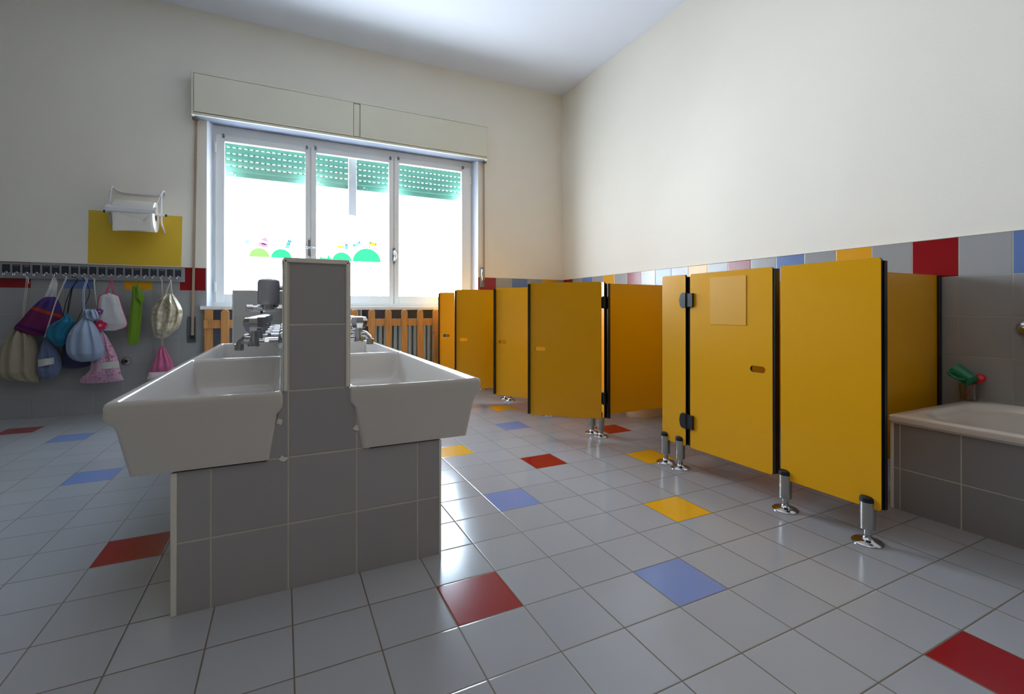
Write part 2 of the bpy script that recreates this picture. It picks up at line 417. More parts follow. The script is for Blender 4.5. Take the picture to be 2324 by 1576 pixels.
for (x0, x1, zt), (g0, g1) in zip(leaves, gl):
    m = MB(); z0 = .925; y0, y1 = 3.882, 3.93
    m.box(x0, g0, y0, y1, z0, zt); m.box(g1, x1, y0, y1, z0, zt); m.box(g0, g1, y0, y1, z0, 1.005); m.box(g0, g1, y0, y1, zt - .06, zt)
    cs = m.build('casement', M['white_paint'], win, bevel=.004)
    MB().box(g0, g1, 3.905, 3.909, 1.004, zt - .058).build('glass_pane', M['glass'], cs, smooth=0)
    hx = x0 if x0 < -.9 else (x1 if x1 > 1.4 else None)
    if hx is not None:
        for hz in (1.07, 2.36):
            MB().lathe([(.009, -.045), (.009, .045)], (hx, 3.876, hz), 'Z', 12).build('hinge', M['white_paint'], cs)
    for bx in (g0 - .01, g1 + .012):
        MB().box(bx - .008, bx + .008, 3.872, 3.884, zt - .03, zt + .005).box(bx - .003, bx + .012, 3.866, 3.874, zt - .022, zt - .012).build('bracket', M['winder'], cs)
for hx, hz in ((-.19, 1.475), (.648, 1.44)):
    m = MB().box(hx - .016, hx + .016, 3.872, 3.884, hz - .085, hz + .085)
    h = m.build('window_handle', M['chrome'], win, bevel=.003)
    m = MB()
    if hx < 0: m.tube([(hx - .05 + .1 * i / 10, 3.845 - .012 * math.sin(PI * i / 10), hz + .002) for i in range(11)], [.004 + .006 * math.sin(PI * i / 10) for i in range(11)])
    else: m.tube([(hx + .012 * math.sin(PI * i / 10), 3.845 - .012 * math.sin(PI * i / 10), hz - .055 + .11 * i / 10) for i in range(11)], [.004 + .006 * math.sin(PI * i / 10) for i in range(11)])
    m.tube([(hx, 3.875, hz), (hx, 3.84, hz)], .007); m.build('grip', M['chrome'], h)
MB().lathe([(.008, 0), (.008, .03)], (.0, 3.868, .945), 'X', 8).build('bolt', M['winder'], win)

# roller shutters outside the panes, the bottom part of each drawn up
for nm, (x0, x1), lab in (('a', (-.985, .196), 'green slatted roller shutter outside the left half of the window'), ('b', (.28, 1.53), 'green slatted roller shutter outside the right half of the window')):
    rt = thing('roller_shutter', ((x0 + x1) / 2, 4.02, 2.14), lab, 'shutter', 'roller shutters of the window')
    m = MB(); z = 2.19; y0, y1 = 4.012, 4.022; pz = .0585; sh = .006; px_ = .0487; sw = .023
    while z < 2.85:
        a, b = z, z + pz - sh
        # slightly bowed slat
        for (ya, za, yb, zb) in ((y0 + .003, a, y0 - .003, a + .012), (y0 - .003, a + .012, y0 - .003, b - .012), (y0 - .003, b - .012, y0 + .003, b)):
            m.poly([(x0, ya, za), (x1, ya, za), (x1, yb, zb), (x0, yb, zb)])
            m.poly([(x0, ya + .008, za), (x1, ya + .008, za), (x1, yb + .008, zb), (x0, yb + .008, zb)])
        # hinge strip with its row of slots: only the webs between the slots
        x = x0
        while x < x1:
            e = min(x1, x + px_ - sw)
            m.box(x, e, y0 + .002, y1, b, z + pz); x += px_
        z += pz
    m.build('slat_curtain', M['shutter'], rt, smooth=0)
    bb = MB().box(x0, x1, 4.006, 4.026, 2.138, 2.188); bar = bb.build('bottom_bar', M['shutter'], rt, bevel=.004)
    for bx in ((-.87, -.10) if nm == 'a' else (.36, 1.42)):
        MB().box(bx - .012, bx + .012, 3.998, 4.008, 2.165, 2.178).lathe([(.006, 0), (.006, .004)], (bx + .03, 4.001, 2.158), 'Y', 10).build('stop', M['wire'], bar)
m = MB().box(-1.006, -.983, 3.99, 4.05, .892, 2.8).box(1.524, 1.546, 3.99, 4.05, .892, 2.8)
struct(m.build('trim_2', M['white_paint'], bevel=.004), 'white guide rails of the roller shutters')
struct(MB().box(.198, .278, 4.0, 4.04, 1.86, 2.8).build('trim_3', translucent('white_plastic_rail', (236, 238, 242), .05), bevel=.004), 'white middle guide between the two roller shutters')  # rail shortened to imitate glare washing out its lower part

# blind box above
bx = thing('shutter_box', (.257, 3.79, 2.56), 'long cream shutter box with two front panels above the window', 'shutter box')
X0, X1, Z0, Z1 = -1.147, 1.66, 2.562, 2.945
m = MB().box(X0, X1, 3.665, YB, Z1 - .02, Z1).box(X0, X0 + .02, 3.665, YB, Z0, Z1 - .02).box(X1 - .02, X1, 3.665, YB, Z0, Z1 - .02)
m.box(X0 + .02, X1 - .02, 3.685, 3.70, Z0 + .02, Z1 - .02).box(X0 + .02, X1 - .02, 3.665, 3.69, Z0, Z0 + .022)
m.build('case', M['cream'], bx, bevel=.003)
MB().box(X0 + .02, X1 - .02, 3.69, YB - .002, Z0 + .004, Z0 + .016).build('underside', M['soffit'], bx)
for a, b in ((X0 + .022, .202), (.268, X1 - .02)):
    MB().box(a, b, 3.655, 3.672, Z0 + .026, Z1 - .026).build('front_panel', M['cream'], bx, bevel=.003)
MB().box(.207, .263, 3.666, 3.684, Z0 + .03, Z1 - .032).build('centre_strip', M['cream'], bx, bevel=.001)

# winder straps
s1 = thing('shutter_strap', (-1.15, 3.78, .56), 'beige shutter strap left of the window running down to a wall plate', 'strap', 'shutter straps')
MB().prism([(-1.133, 2.56), (-1.113, 2.56), (-1.138, .60), (-1.158, .60)], 'Y', 3.768, 3.771).build('webbing', M['strap'], s1, smooth=0)
pl = MB(); frame(pl, -1.187, -1.123, .565, .795, 3.778, 3.79, .012); pl.box(-1.175, -1.135, 3.785, 3.789, .577, .783)
pl.build('wall_plate', M['winder'], s1, bevel=.002)
MB().box(-1.166, -1.130, 3.764, 3.788, .60, .63).build('catch', M['rubber'], s1, bevel=.002)
MB().lathe([(.024, -.008), (.024, .008)], (-1.125, 3.745, 2.55), 'Z', 12).build('strap_guide', M['winder'], s1)
s2 = thing('shutter_strap', (1.655, 3.78, 1.12), 'beige shutter strap right of the window with a chrome winder', 'strap', 'shutter straps')
MB().prism([(1.641, 2.56), (1.660, 2.56), (1.664, 1.20), (1.645, 1.20)], 'Y', 3.768, 3.771).build('webbing', M['strap'], s2, smooth=0)
MB().box(1.615, 1.662, 3.772, 3.79, 1.12, 1.345).build('wall_plate', M['winder'], s2, bevel=.003)
MB().tube(spline([(1.632, 3.772, 1.34), (1.622, 3.74, 1.30), (1.626, 3.74, 1.22), (1.645, 3.772, 1.175)], 5), [.006] * 3 + [.013] * 10 + [.006] * 3).build('crank', M['chrome'], s2)
MB().lathe([(.024, -.008), (.024, .008)], (1.65, 3.745, 2.55), 'Z', 12).build('strap_guide', M['winder'], s2)

# paper cut-outs on the panes
SY = 3.9035
def stick(parts, name, label, cat, group, first=None):
    """parts: list of (part name, colour, outline); each a thin sheet on the glass"""
    if len(parts) == 1:
        return tag(MB().prism(parts[0][2], 'Y', SY - .001, SY).build(name, STK[parts[0][1]], smooth=0), label, cat, group)
    xs = [p[0] for _, _, o in parts for p in o]; zs = [p[1] for _, _, o in parts for p in o]
    r = thing(name, (sum(xs) / len(xs), SY, min(zs)), label, cat, group)
    for i, (pn, colr, o) in enumerate(parts):
        MB().prism(o, 'Y', SY - .001 - (.0006 if pn in ('window', 'door') else 0), SY).build(pn, STK[colr], r, smooth=0)
    return r
def disc(x, z, r, n=18): return [(x + r * math.cos(2 * PI * i / n), z + r * math.sin(2 * PI * i / n)) for i in range(n)]
def hill(x0, x1, z, h, n=22): return [((x0 + x1) / 2 + (x1 - x0) / 2 * math.cos(PI * i / n), z + h * math.sin(PI * i / n)) for i in range(n + 1)]
GS = 'paper cut-outs stuck on the window panes'
stick([('hill', 'lime', hill(-.717, -.543, 1.366, .088))], 'hill_cutout', 'lime green paper hill under the pink house', 'window sticker', GS)
stick([('hill', 'green', hill(-.531, -.349, 1.366, .088))], 'hill_cutout', 'mint green paper hill under the blue tower', 'window sticker', GS)
stick([('hill', 'green', hill(.026, .217, 1.360, .092))], 'hill_cutout', 'smaller green paper hill under the truck', 'window sticker', GS)
stick([('hill', 'green', hill(.227, .514, 1.364, .142))], 'hill_cutout', 'largest green paper hill under the two buses', 'window sticker', GS)
stick([('roof', 'pink', [(-.623, 1.533), (-.546, 1.507), (-.577, 1.564)]), ('wall', 'pink', [(-.641, 1.478), (-.562, 1.455), (-.553, 1.497), (-.631, 1.514)]),
       ('window', 'slate', [(-.614, 1.493), (-.574, 1.484), (-.572, 1.494), (-.612, 1.505)]), ('door', 'slate', [(-.609, 1.468), (-.595, 1.464), (-.595, 1.472), (-.604, 1.475)])],
      'house_cutout', 'tilted pink paper house on the left pane', 'window sticker', GS)
tw = [('wall', 'blue', [(-.409, 1.471), (-.376, 1.459), (-.346, 1.546), (-.38, 1.553)]), ('roof', 'pink', [(-.372, 1.569), (-.344, 1.556), (-.354, 1.577)])]
for x, z in ((-.379, 1.535), (-.36, 1.531), (-.391, 1.509), (-.371, 1.504)): tw.append(('window', 'orange', disc(x, z, .0065, 8)))
stick(tw, 'tower_cutout', 'leaning blue paper tower with orange windows on the left pane', 'window sticker', GS)
stick([('sun', 'pale', disc(-.49, 1.672, .019))], 'sun_cutout', 'pale yellow paper dot high on the left pane', 'window sticker', GS)
stick([('dot', 'cyan', disc(-.732, 1.508, .021))], 'dot_cutout', 'pale cyan paper dot beside the pink house', 'window sticker', GS)
stick([('dot', 'cyan', disc(-.70, 1.622, .007, 10))], 'dot_cutout', 'tiny cyan paper dot high above the pink house', 'window sticker', GS)
stick([('dot', 'blue', disc(-.294, 1.662, .007, 10))], 'dot_cutout', 'tiny blue paper dot above the blue tower', 'window sticker', GS)
def wheels(c, l): return [('wheel', c, disc(x, z, .0085, 12)) for x, z in l]
stick([('cab', 'blue', [(.146, 1.488), (.18, 1.487), (.187, 1.543), (.155, 1.544)]), ('bed', 'yellow', [(.072, 1.499), (.139, 1.492), (.142, 1.514), (.075, 1.522)]), ('window', 'red', disc(.164, 1.532, .006, 8))]
      + wheels('cyan', [(.091, 1.475), (.154, 1.469)]), 'truck_cutout', 'paper truck with blue cab and yellow bed', 'window sticker', GS)
stick([('body', 'sky', [(.243, 1.504), (.316, 1.551), (.299, 1.581), (.223, 1.536)]), ('window', 'slate', disc(.241, 1.535, .007, 8)), ('window', 'slate', disc(.294, 1.567, .007, 8))]
      + wheels('orange', [(.269, 1.488), (.323, 1.521)]), 'bus_cutout', 'tilted light blue paper bus with orange wheels', 'window sticker', GS)
stick([('body', 'yellow', [(.386, 1.548), (.47, 1.53), (.474, 1.569), (.393, 1.583)]), ('window', 'slate', disc(.41, 1.569, .007, 8)), ('window', 'slate', disc(.463, 1.557, .007, 8))]
      + wheels('red', [(.397, 1.524), (.448, 1.511)]), 'bus_cutout', 'yellow paper bus with red wheels', 'window sticker', GS)
stick([('grass', 'green', [(-.107, 1.392), (-.095, 1.375), (.02, 1.375), (.025, 1.402), (.008, 1.386), (-.007, 1.426), (-.022, 1.388), (-.041, 1.384), (-.051, 1.396), (-.066, 1.382), (-.081, 1.408), (-.09, 1.381)])],
      'grass_cutout', 'spiky green paper grass on the middle pane', 'window sticker', GS)

# ------------------------------------------------------------------ radiator and picket fence
rad = thing('radiator', (.95, 3.88, .06), 'grey column radiator behind the wooden picket fence', 'radiator')
m = MB()
for i in range(10):
    x = .475 + i * .105
    if x > 1.5: break
    for dx in (-.026, .026):
        m.tube([(x + dx, 3.85, .10), (x + dx, 3.85, .735), (x + dx, 3.85, .765)], [.02, .02, .012], 10)
        m.tube([(x + dx, 3.91, .10), (x + dx, 3.91, .765)], .018, 8)
    m.box(x - .047, x + .047, 3.835, 3.925, .70, .74).box(x - .047, x + .047, 3.835, 3.925, .10, .15)
m.build('columns', M['radiator'], rad)
MB().tube([(.43, 3.88, .12), (1.47, 3.88, .12)], .018).box(.45, .48, 3.86, 3.90, 0, .12).box(1.36, 1.39, 3.86, 3.90, 0, .12).build('manifold', M['radiator'], rad)
def picket(x, ztop, w_=.066):
    r = w_ / 2
    return [(x - r, .02), (x + r, .02)] + [(x + r * math.cos(PI * i / 10), ztop - r + r * math.sin(PI * i / 10)) for i in range(11)]
def fence(name, label, posts, pickets, x0, x1):
    r = thing(name, ((x0 + x1) / 2, 3.70, 0), label, 'fence', 'picket fences under the window')
    for z0 in (.69, .18):
        MB().box(x0, x1, 3.70, 3.72, z0, z0 + .075).build('rail', M['wood'], r, bevel=.003)
    for p in posts: MB().box(p - .033, p + .033, 3.70 + .0205, 3.738, 0, .857).build('post', M['wood'], r, bevel=.003)
    for p in pickets: MB().prism(picket(p, .861), 'Y', 3.682, 3.70).build('picket', M['wood'], r, bevel=.004)
fence('picket_fence', 'pine picket fence under the left end of the window', [-1.021, -.30], [-.892, -.724, -.556, -.389], -1.056, -.26)
fence('picket_fence', 'pine picket fence in front of the radiator', [.02, 1.54], [.05 + .1675 * i for i in range(9)], -.02, 1.575)

# ------------------------------------------------------------------ wash basin island
isl = thing('washbasin_island', (-.315, 1.6, 0), 'grey tiled block with upright centre wall carrying the four wash troughs', 'washbasin block')
YF0, YE = .385, 2.83
m = MB()
def sb(x0, x1, y0, y1, z0, z1):
    m.poly([(x0, y0, z0), (x1, y0, z0), (x1, y0, z1), (x0, y0, z1)], 0); m.poly([(x0, y1, z0), (x1, y1, z0), (x1, y1, z1), (x0, y1, z1)], 0)
    m.poly([(x0, y0, z0), (x0, y1, z0), (x0, y1, z1), (x0, y0, z1)], 1); m.poly([(x1, y0, z0), (x1, y1, z0), (x1, y1, z1), (x1, y0, z1)], 1)
    m.poly([(x0, y0, z1), (x1, y0, z1), (x1, y1, z1), (x0, y1, z1)], 1); m.poly([(x0, y0, z0), (x1, y0, z0), (x1, y1, z0), (x0, y1, z0)], 1)
sb(-.700, .072, YF0, YE, 0, .398)
m.build('plinth', [T_ISX, T_ISY], isl, smooth=0)
m = MB(); sb(-.4225, -.2325, YF0, YE, .605, 1.006)
m.prism([(-.468, .398), (-.168, .398), (-.2325, .605), (-.4225, .605)], 'Y', YF0, YE, 1, 0)
m.build('centre_wall', [T_ISX, T_ISY], isl, smooth=0)
T_EX = tile('end_wall_tile', (206, 204, 199), 'XZ', (-.757, -.002), (0.2, 0.2025), **IT)
m = MB(); sb(-.757, .02, YE, YE + .10, 0, .995)
ew = m.build('end_wall', [T_EX, T_ISY], isl, smooth=0)
MB().box(-.764, -.757, YE - .003, YE + .103, 0, 1.0).box(-.764, .02, YE - .003, YE + .103, .995, 1.003).build('edge_trim', M['trim'], ew, bevel=.003)
m = MB()
for x in (-.4225, -.2325):
    s_ = -1 if x < -.3 else 1
    m.prism(rrect(min(x, x - s_ * .0105), max(x, x - s_ * .0105), YF0 - .004, YF0 + .006, .003, 3), 'Z', .606, 1.006)
    m.box(min(x, x + s_ * .004), max(x, x + s_ * .004), YF0, YF0 + .012, .606, 1.006)
m.prism([(-.427, .998), (-.427, 1.004), (-.421, 1.013), (-.234, 1.013), (-.228, 1.004), (-.228, .998)], 'Y', YF0 - .004, YE)
m.box(-.7045, -.690, YF0 - .003, YF0 + .008, 0, .398).box(.066, .0745, YF0 - .003, YF0 + .008, 0, .398)
m.build('corner_trim', M['trim'], isl, bevel=.002)
# mortar smears beside the troughs
for x, z, r in ((-.434, .515, .010), (-.424, .400, .011), (-.209, .47, .010)):
    m = MB().poly([(x + r * random.uniform(.6, 1.3) * math.cos(t), YF0 - .0015, z + r * random.uniform(.5, 1.3) * math.sin(t)) for t in [i * PI / 5 for i in range(10)]])
    m.build('mortar_patch', M['trim'], isl, smooth=0)

def trough(xo, xi, y0, y1, label):
    """ceramic trough; xo = outer long edge, xi = edge at the centre wall"""
    s_ = 1 if xi > xo else -1
    L = abs(xi - xo)
    def R(a, b, z, ry, e=0.0):      # a, b: insets of the outer and the wall-side edge
        x0, x1 = xo + s_ * a, xi - s_ * b
        return [(p, q_, z) for p, q_ in rrect(min(x0, x1), max(x0, x1), y0 + e, y1 - e, ry, 6)]
    t = thing('wash_trough', ((xo + xi) / 2, (y0 + y1) / 2, .40), label, 'sink', 'white ceramic wash troughs')
    m = MB()
    rings = [R(.066, .046, .402, .012, .006), R(.056, .036, .404, .014), R(.054, .034, .412, .014),
             R(.028, .017, .525, .012), R(.024, .015, .538, .011), R(.010, .006, .549, .010), R(.003, .001, .556, .010), R(0, 0, .565, .010),
             R(0, 0, .592, .010), R(.003, .001, .601, .012), R(.009, .005, .606, .014, .003), R(.024, .012, .606, .016, .012), R(.029, .016, .602, .02, .016),
             R(.034, .020, .59, .024, .02), R(.044, .03, .50, .03, .028), R(.05, .036, .465, .036, .034), R(.062, .048, .446, .044, .046), R(.084, .07, .437, .05, .068)]
    m.loft(rings); m.build('basin', M['ceramic'], t, smooth=50)
    cx = (xo + xi) / 2
    MB().lathe([(.022, 0), (.022, .002), (.012, .003)], (cx, y0 + .6, .4372), 'Z', 18).build('drain', M['chrome'], t)
    return t, m
XLO, XLI, XRO, XRI = -.852, -.424, .224, -.231
trough(XLO, XLI, .378, 1.598, 'near white trough sink on the left of the tiled centre wall')
trough(XLO, XLI, 1.606, 2.826, 'far white trough sink on the left of the tiled centre wall')
tr, _ = trough(XRO, XRI, .378, 1.598, 'near white trough sink on the right of the tiled centre wall')
MB().box(-.145, -.098, 1.5725, 1.5745, .566, .5675).box(-.101, -.0905, 1.5725, 1.5745, .5645, .566).box(-.101, -.0905, 1.5725, 1.5745, .5725, .574).box(-.101, -.0995, 1.5725, 1.5745, .566, .5725).box(-.092, -.0905, 1.5725, 1.5745, .566, .5725).build('maker_mark', M['rubber'], tr, smooth=0)
trough(XRO, XRI, 1.606, 2.826, 'far white trough sink on the right of the tiled centre wall')

# taps
def tap_at(x, y, label):
    t = thing('tap', (x, y, .735), label, 'tap', 'chrome taps over the wash troughs')
    z = .735
    MB().lathe([(.034, 0), (.033, .004), (.026, .012), (.016, .014)], (x, y, z), 'X', 24).build('wall_flange', M['chrome'], t)
    # the flange points to -X
    m = MB()
    m.lathe([(.0155, 0), (.0155, -.046)], (x, y, z), 'X', 20)
    m.lathe([(.019, -.044), (.019, -.058)], (x, y, z), 'X', 6)
    m.lathe([(.012, -.058), (.012, -.10)], (x, y, z), 'X', 18)
    m.build('inlet_pipe', M['chrome'], t)
    m = MB()
    m.lathe([(.012, -.020), (.020, -.015), (.0215, 0), (.0195, .010), (.0165, .022), (.0165, .045)], (x - .094, y, z), 'Z', 20)
    m.tube(spline([(x - .096, y, z + .010), (x - .114, y, z + .014), (x - .130, y, z + .004), (x - .139, y, z - .009), (x - .140, y, z - .016)], 5), [.016] * 8 + [.0130] * 13, 14)
    m.build('spout', M['chrome'], t)
    MB().lathe([(.0150, 0), (.0150, -.022), (.013, -.024)], (x - .140, y, z - .006), 'Z', 18).build('aerator', M['steel'], t)
    m = MB(); hx = x - .094; rings = []
    for rr, h in ((.024, .040), (.028, .043), (.0365, .066), (.0365, .074), (.031, .088), (.012, .091)):
        rings.append([(hx + rr * (1 if i % 2 else .90) * math.cos(2 * PI * i / 16), y + rr * (1 if i % 2 else .90) * math.sin(2 * PI * i / 16), z + h) for i in range(16)])
    m.loft(rings); m.build('handle', M['chrome'], t, smooth=20)
    return t
ordn = ['nearest', 'second', 'third', 'fourth', 'fifth', 'farthest']
t0 = tap_at(-.427, .76, 'nearest chrome tap on the left side of the centre wall')
for c_ in t0.children:
    if c_.name.startswith('wall_flange'):
        for v in c_.data.vertices: v.co.x = -v.co.x
for i in range(1, 6):
    copy_thing(t0, (-.427, .76 + .35 * i, .735), 0, ordn[i] + ' chrome tap from the front on the left side of the centre wall')
for i, y in enumerate((.88, 1.23)):
    copy_thing(t0, (-.228, y, .735), PI, ('near' if i == 0 else 'second') + ' chrome tap on the right side of the centre wall' + (', half hidden' if i else ''))

# soap dispenser
sd = thing('soap_dispenser', (-.427, 1.0, .84), 'cylindrical steel soap dispenser on the left side of the centre wall', 'soap dispenser')
cx, cy = -.478, 1.0
MB().lathe([(.022, .874), (.036, .876), (.0415, .884), (.042, .90), (.042, .962), (.040, .975), (.034, .980), (.018, .982)], (cx, cy, 0), 'Z', 32).build('tank', plain('tank_steel', (200, 200, 208), .28, .45, var=.03), sd)
MB().lathe([(.012, .982), (.012, .985)], (cx, cy, 0), 'Z', 14).build('filler_cap', M['chrome'], sd)
MB().lathe([(.010, .852), (.024, .856), (.024, .876)], (cx, cy, 0), 'Z', 20).build('valve_collar', M['chrome'], sd)
m = MB().lathe([(.013, 0), (.013, -.09)], (-.430, cy, .860), 'X', 16).lathe([(.017, -.02), (.017, 0.002)], (-.430, cy, .860), 'X', 6); m.build('valve_body', M['chrome'], sd)
MB().lathe([(.009, -.088), (.009, -.106), (.013, -.107), (.013, -.128), (.011, -.130)], (-.430, cy, .860), 'X', 16).build('push_button', M['chrome'], sd)
MB().tube([(cx - .025, cy, .852), (cx - .027, cy, .838)], .004).build('nozzle', M['rubber'], sd)
MB().lathe([(.010, -.012), (.010, .002)], (-.429, cy, .945), 'X', 12).build('wall_stud', M['chrome'], sd)

# ------------------------------------------------------------------ toilet cubicles
def panel_mesh(wd, ht, t, r, hole=None):
    cu = bpy.data.curves.new('outline', 'CURVE'); cu.dimensions = '2D'; cu.fill_mode = 'BOTH'; cu.extrude = t / 2 - .001; cu.bevel_depth = .001; cu.offset = -.001
    def add(pts):
        s = cu.splines.new('POLY'); s.points.add(len(pts) - 1); s.use_cyclic_u = True
        for p, (a, b) in zip(s.points, pts): p.co = (a, b, 0, 1)
    add(rrect(0, wd, 0, ht, r, 5))
    if hole:
        cxh, czh, hw, hh = hole; add(rrect(cxh - hw, cxh + hw, czh - hh, czh + hh, hh - 1e-4, 7)[::-1])
    o = bpy.data.objects.new('outline', cu); me = bpy.data.meshes.new_from_object(o)
    bpy.data.objects.remove(o); bpy.data.curves.remove(cu); me.name = 'panel'; return me
def panel(name, parent, p0, dir2, wd, z0, z1, t=.013, r=.012, hole=None):
    """upright laminate board: p0 = its lower corner in plan, dir2 = direction of its width in plan"""
    me = panel_mesh(wd, z1 - z0, t, r, hole)
    d = Vector((dir2[0], dir2[1], 0)).normalized(); n = Vector((d.y, -d.x, 0))
    mt = Matrix(((d.x, 0, n.x, 0), (d.y, 0, n.y, 0), (0, 1, 0, 0), (0, 0, 0, 1)))
    me.transform(mt); me.materials.clear(); me.materials.append(M['yellow']); me.materials.append(M['black'])
    for p in me.polygons: p.material_index = 0 if abs(p.normal.dot(n)) > .8 else 1; p.use_smooth = False
    o = bpy.data.objects.new(name, me); COL.objects.link(o); org = Vector((p0[0], p0[1], z0)); WL[o.name] = org
    o.parent = parent; o.location = org - WL[parent.name]; return o
FXP, PZ0, PZ1 = 1.506, .130, 1.042
def leg(parent, y):
    x = FXP
    m = MB().lathe([(.0245, .052), (.0245, .152)], (x, y, 0), 'Z', 22)
    lg = m.build('leg', M['steel'], parent)
    MB().lathe([(.0250, .150), (.0255, .156), (.024, .166), (.018, .171), (.006, .173)], (x, y, 0), 'Z', 22).build('cap', M['rubber'], lg)
    MB().lathe([(.050, 0), (.050, .003), (.046, .007), (.024, .012), (.015, .020), (.012, .03), (.012, .054)], (x, y, 0), 'Z', 28).build('foot_plate', M['chrome'], lg)
def hinge(parent, y, z, side=-1):
    """black hinge across the joint at y; its leaf lies on the panel (+Y) and on the door (-Y)"""
    m = MB(); h = .040
    m.prism([(y, z - h), (y + .018, z - h), (y + .030, z - h * .72), (y + .036, z), (y + .030, z + h * .72), (y + .018, z + h), (y, z + h)], 'X', FXP - .018, FXP - .007)
    m.lathe([(.010, z - h), (.010, z + h)], (FXP - .014, y - .010, 0), 'Z', 14)
    o = m.build('hinge', M['rubber'], parent, bevel=.002)
    return o
def door_leaf(parent, hy, ang, wd=.475, label=None):
    """door hung at (FXP, hy); ang = 0 shut (towards -Y), positive swings out of the cubicle"""
    a = math.radians(ang); d = (-math.sin(a), -math.cos(a))
    hx = FXP - (.0 if ang == 0 else .018)
    if ang > 0: hy -= .006
    gp = .030 if ang == 0 else .012
    o = panel('door', parent, (hx + d[0] * gp, hy + d[1] * gp), d, wd, PZ0, PZ1, hole=(wd - .072, .455, .037, .0145))
    if label: o['label'] = label
    # black stop strip along the free edge and the door halves of the hinges
    n = Vector((d[1], -d[0], 0)); fr = Vector((hx, hy, 0)) + Vector((d[0], d[1], 0)) * (wd + gp)
    nin = n if ang == 0 else n
    nin = Vector((-d[1], d[0], 0))
    m = MB()
    e = Vector((d[0], d[1], 0))
    base = [fr - e * .004 - nin * .004, fr + e * .010 - nin * .004, fr + e * .010 + nin * .026, fr - e * .004 + nin * .026]
    m.prism([(p.x, p.y) for p in base], 'Z', PZ0 + .008, PZ1 - .008); m.build('edge_strip', M['black'], o, smooth=0)
    for z in (.905, .265):
        h0 = Vector((hx, hy, 0)); m = MB()
        pts = [h0 + e * .0 - nin * .007, h0 + e * (gp + .026) - nin * .007, h0 + e * (gp + .026) - nin * .018, h0 + e * .0 - nin * .018]
        m.prism([(p.x, p.y) for p in pts], 'Z', z - .036, z + .036); m.build('hinge_leaf', M['rubber'], o, bevel=.002)
    return o
GC = 'yellow toilet cubicles along the right wall'
def cubicle(y0, y1, feet, side_y, label, door=None):
    t = thing('toilet_cubicle', (FXP, (y0 + y1) / 2, 0), label, 'toilet cubicle', GC)
    panel('front_panel', t, (FXP, y1), (0, -1), y1 - y0, PZ0, PZ1)
    x0 = FXP + .012
    panel('side_panel', t, (x0 + .004, side_y), (1, 0), XR - x0 - .02, PZ0, PZ1 - .004, r=.004)
    m = MB().box(XR - .030, XR - .001, side_y - .017, side_y + .017, PZ0, PZ1 - .004); m.build('wall_channel', M['black'], t, bevel=.002)
    m = MB().box(FXP + .007, FXP + .03, side_y - .014, side_y - .0075, PZ0 + .004, PZ1 - .008).box(FXP + .007, FXP + .03, side_y + .0075, side_y + .014, PZ0 + .004, PZ1 - .008)
    m.build('corner_strip', M['black'], t)
    for yy in (y0, y1):
        s_ = 1 if yy == y1 else -1
        a, b = sorted((yy - s_ * .012, yy + s_ * (.024 if door and yy == y0 else .004)))
        MB().box(FXP + .0068, FXP + .026, a, b, PZ0 + .004, PZ1 - .012).build('edge_strip', M['black'], t)
    for f in feet: leg(t, f)
    if door:
        for z in (.905, .265): hinge(t, y0, z)
        door_leaf(t, y0, *door)
    return t
cubicle(-.272, .104, (-.224, .088), .05, 'wide yellow cubicle end panel nearest the bathtub')
cb = cubicle(.630, .800, (.674, .793 - .012), .715, 'yellow cubicle beside the end panel, with its door shut', (0, .460))
cubicle(1.330, 1.500, (1.375, 1.475), 1.425, 'yellow cubicle with open entrance, its door swung out in front', (133, .49))
cubicle(2.030, 2.200, (2.073, 2.165), 2.125, 'yellow cubicle whose open door is third from the bathtub', (148, .50))
cubicle(2.730, 2.900, (2.777, 2.875), 2.825, 'yellow cubicle whose open door is fourth from the bathtub', (106, .50))
cubicle(3.430, 3.600, (3.475, 3.565), 3.525, 'farthest yellow cubicle, its narrow-looking door in front of the fence', (112, .44))
# amber sheet taped to the shut door
tag(MB().box(FXP - .0090, FXP - .0072, .268, .470, .782, 1.015).build('door_sheet', M['amber'], bevel=.0005), 'plain amber sheet fixed high on the shut cubicle door', 'sheet')

# toilet in the open cubicle's neighbour
tl = thing('toilet', (2.35, 1.76, 0), 'low white toilet showing under the cubicle side panel', 'toilet')
def oval(cx_, cy_, a, b, z, n=28, sq=1.0): return [(cx_ + a * math.copysign(abs(math.cos(2 * PI * i / n)) ** sq, math.cos(2 * PI * i / n)), cy_ + b * math.sin(2 * PI * i / n), z) for i in range(n)]
m = MB().loft([oval(2.26, 1.76, .20, .105, 0), oval(2.26, 1.76, .20, .105, .03), oval(2.27, 1.76, .17, .09, .06), oval(2.27, 1.76, .16, .09, .14), oval(2.25, 1.76, .20, .14, .22), oval(2.24, 1.76, .23, .165, .29), oval(2.24, 1.76, .23, .165, .31),
              oval(2.22, 1.76, .17, .12, .312), oval(2.22, 1.76, .15, .10, .25), oval(2.22, 1.76, .08, .06, .17)])
m.build('bowl', M['ceramic'], tl, smooth=50)
MB().loft([oval(2.24, 1.76, .22, .16, .312), oval(2.24, 1.76, .225, .165, .325), oval(2.24, 1.76, .21, .15, .335), oval(2.23, 1.76, .15, .10, .335), oval(2.23, 1.76, .145, .095, .314)], cap=False).build('seat', M['ceramic'], tl, smooth=50)
MB().box(2.47, 2.53, 1.72, 1.80, .12, .30).tube([(2.53, 1.76, .26), (2.71, 1.76, .26)], .035).build('flush_pipe', M['ceramic'], tl)

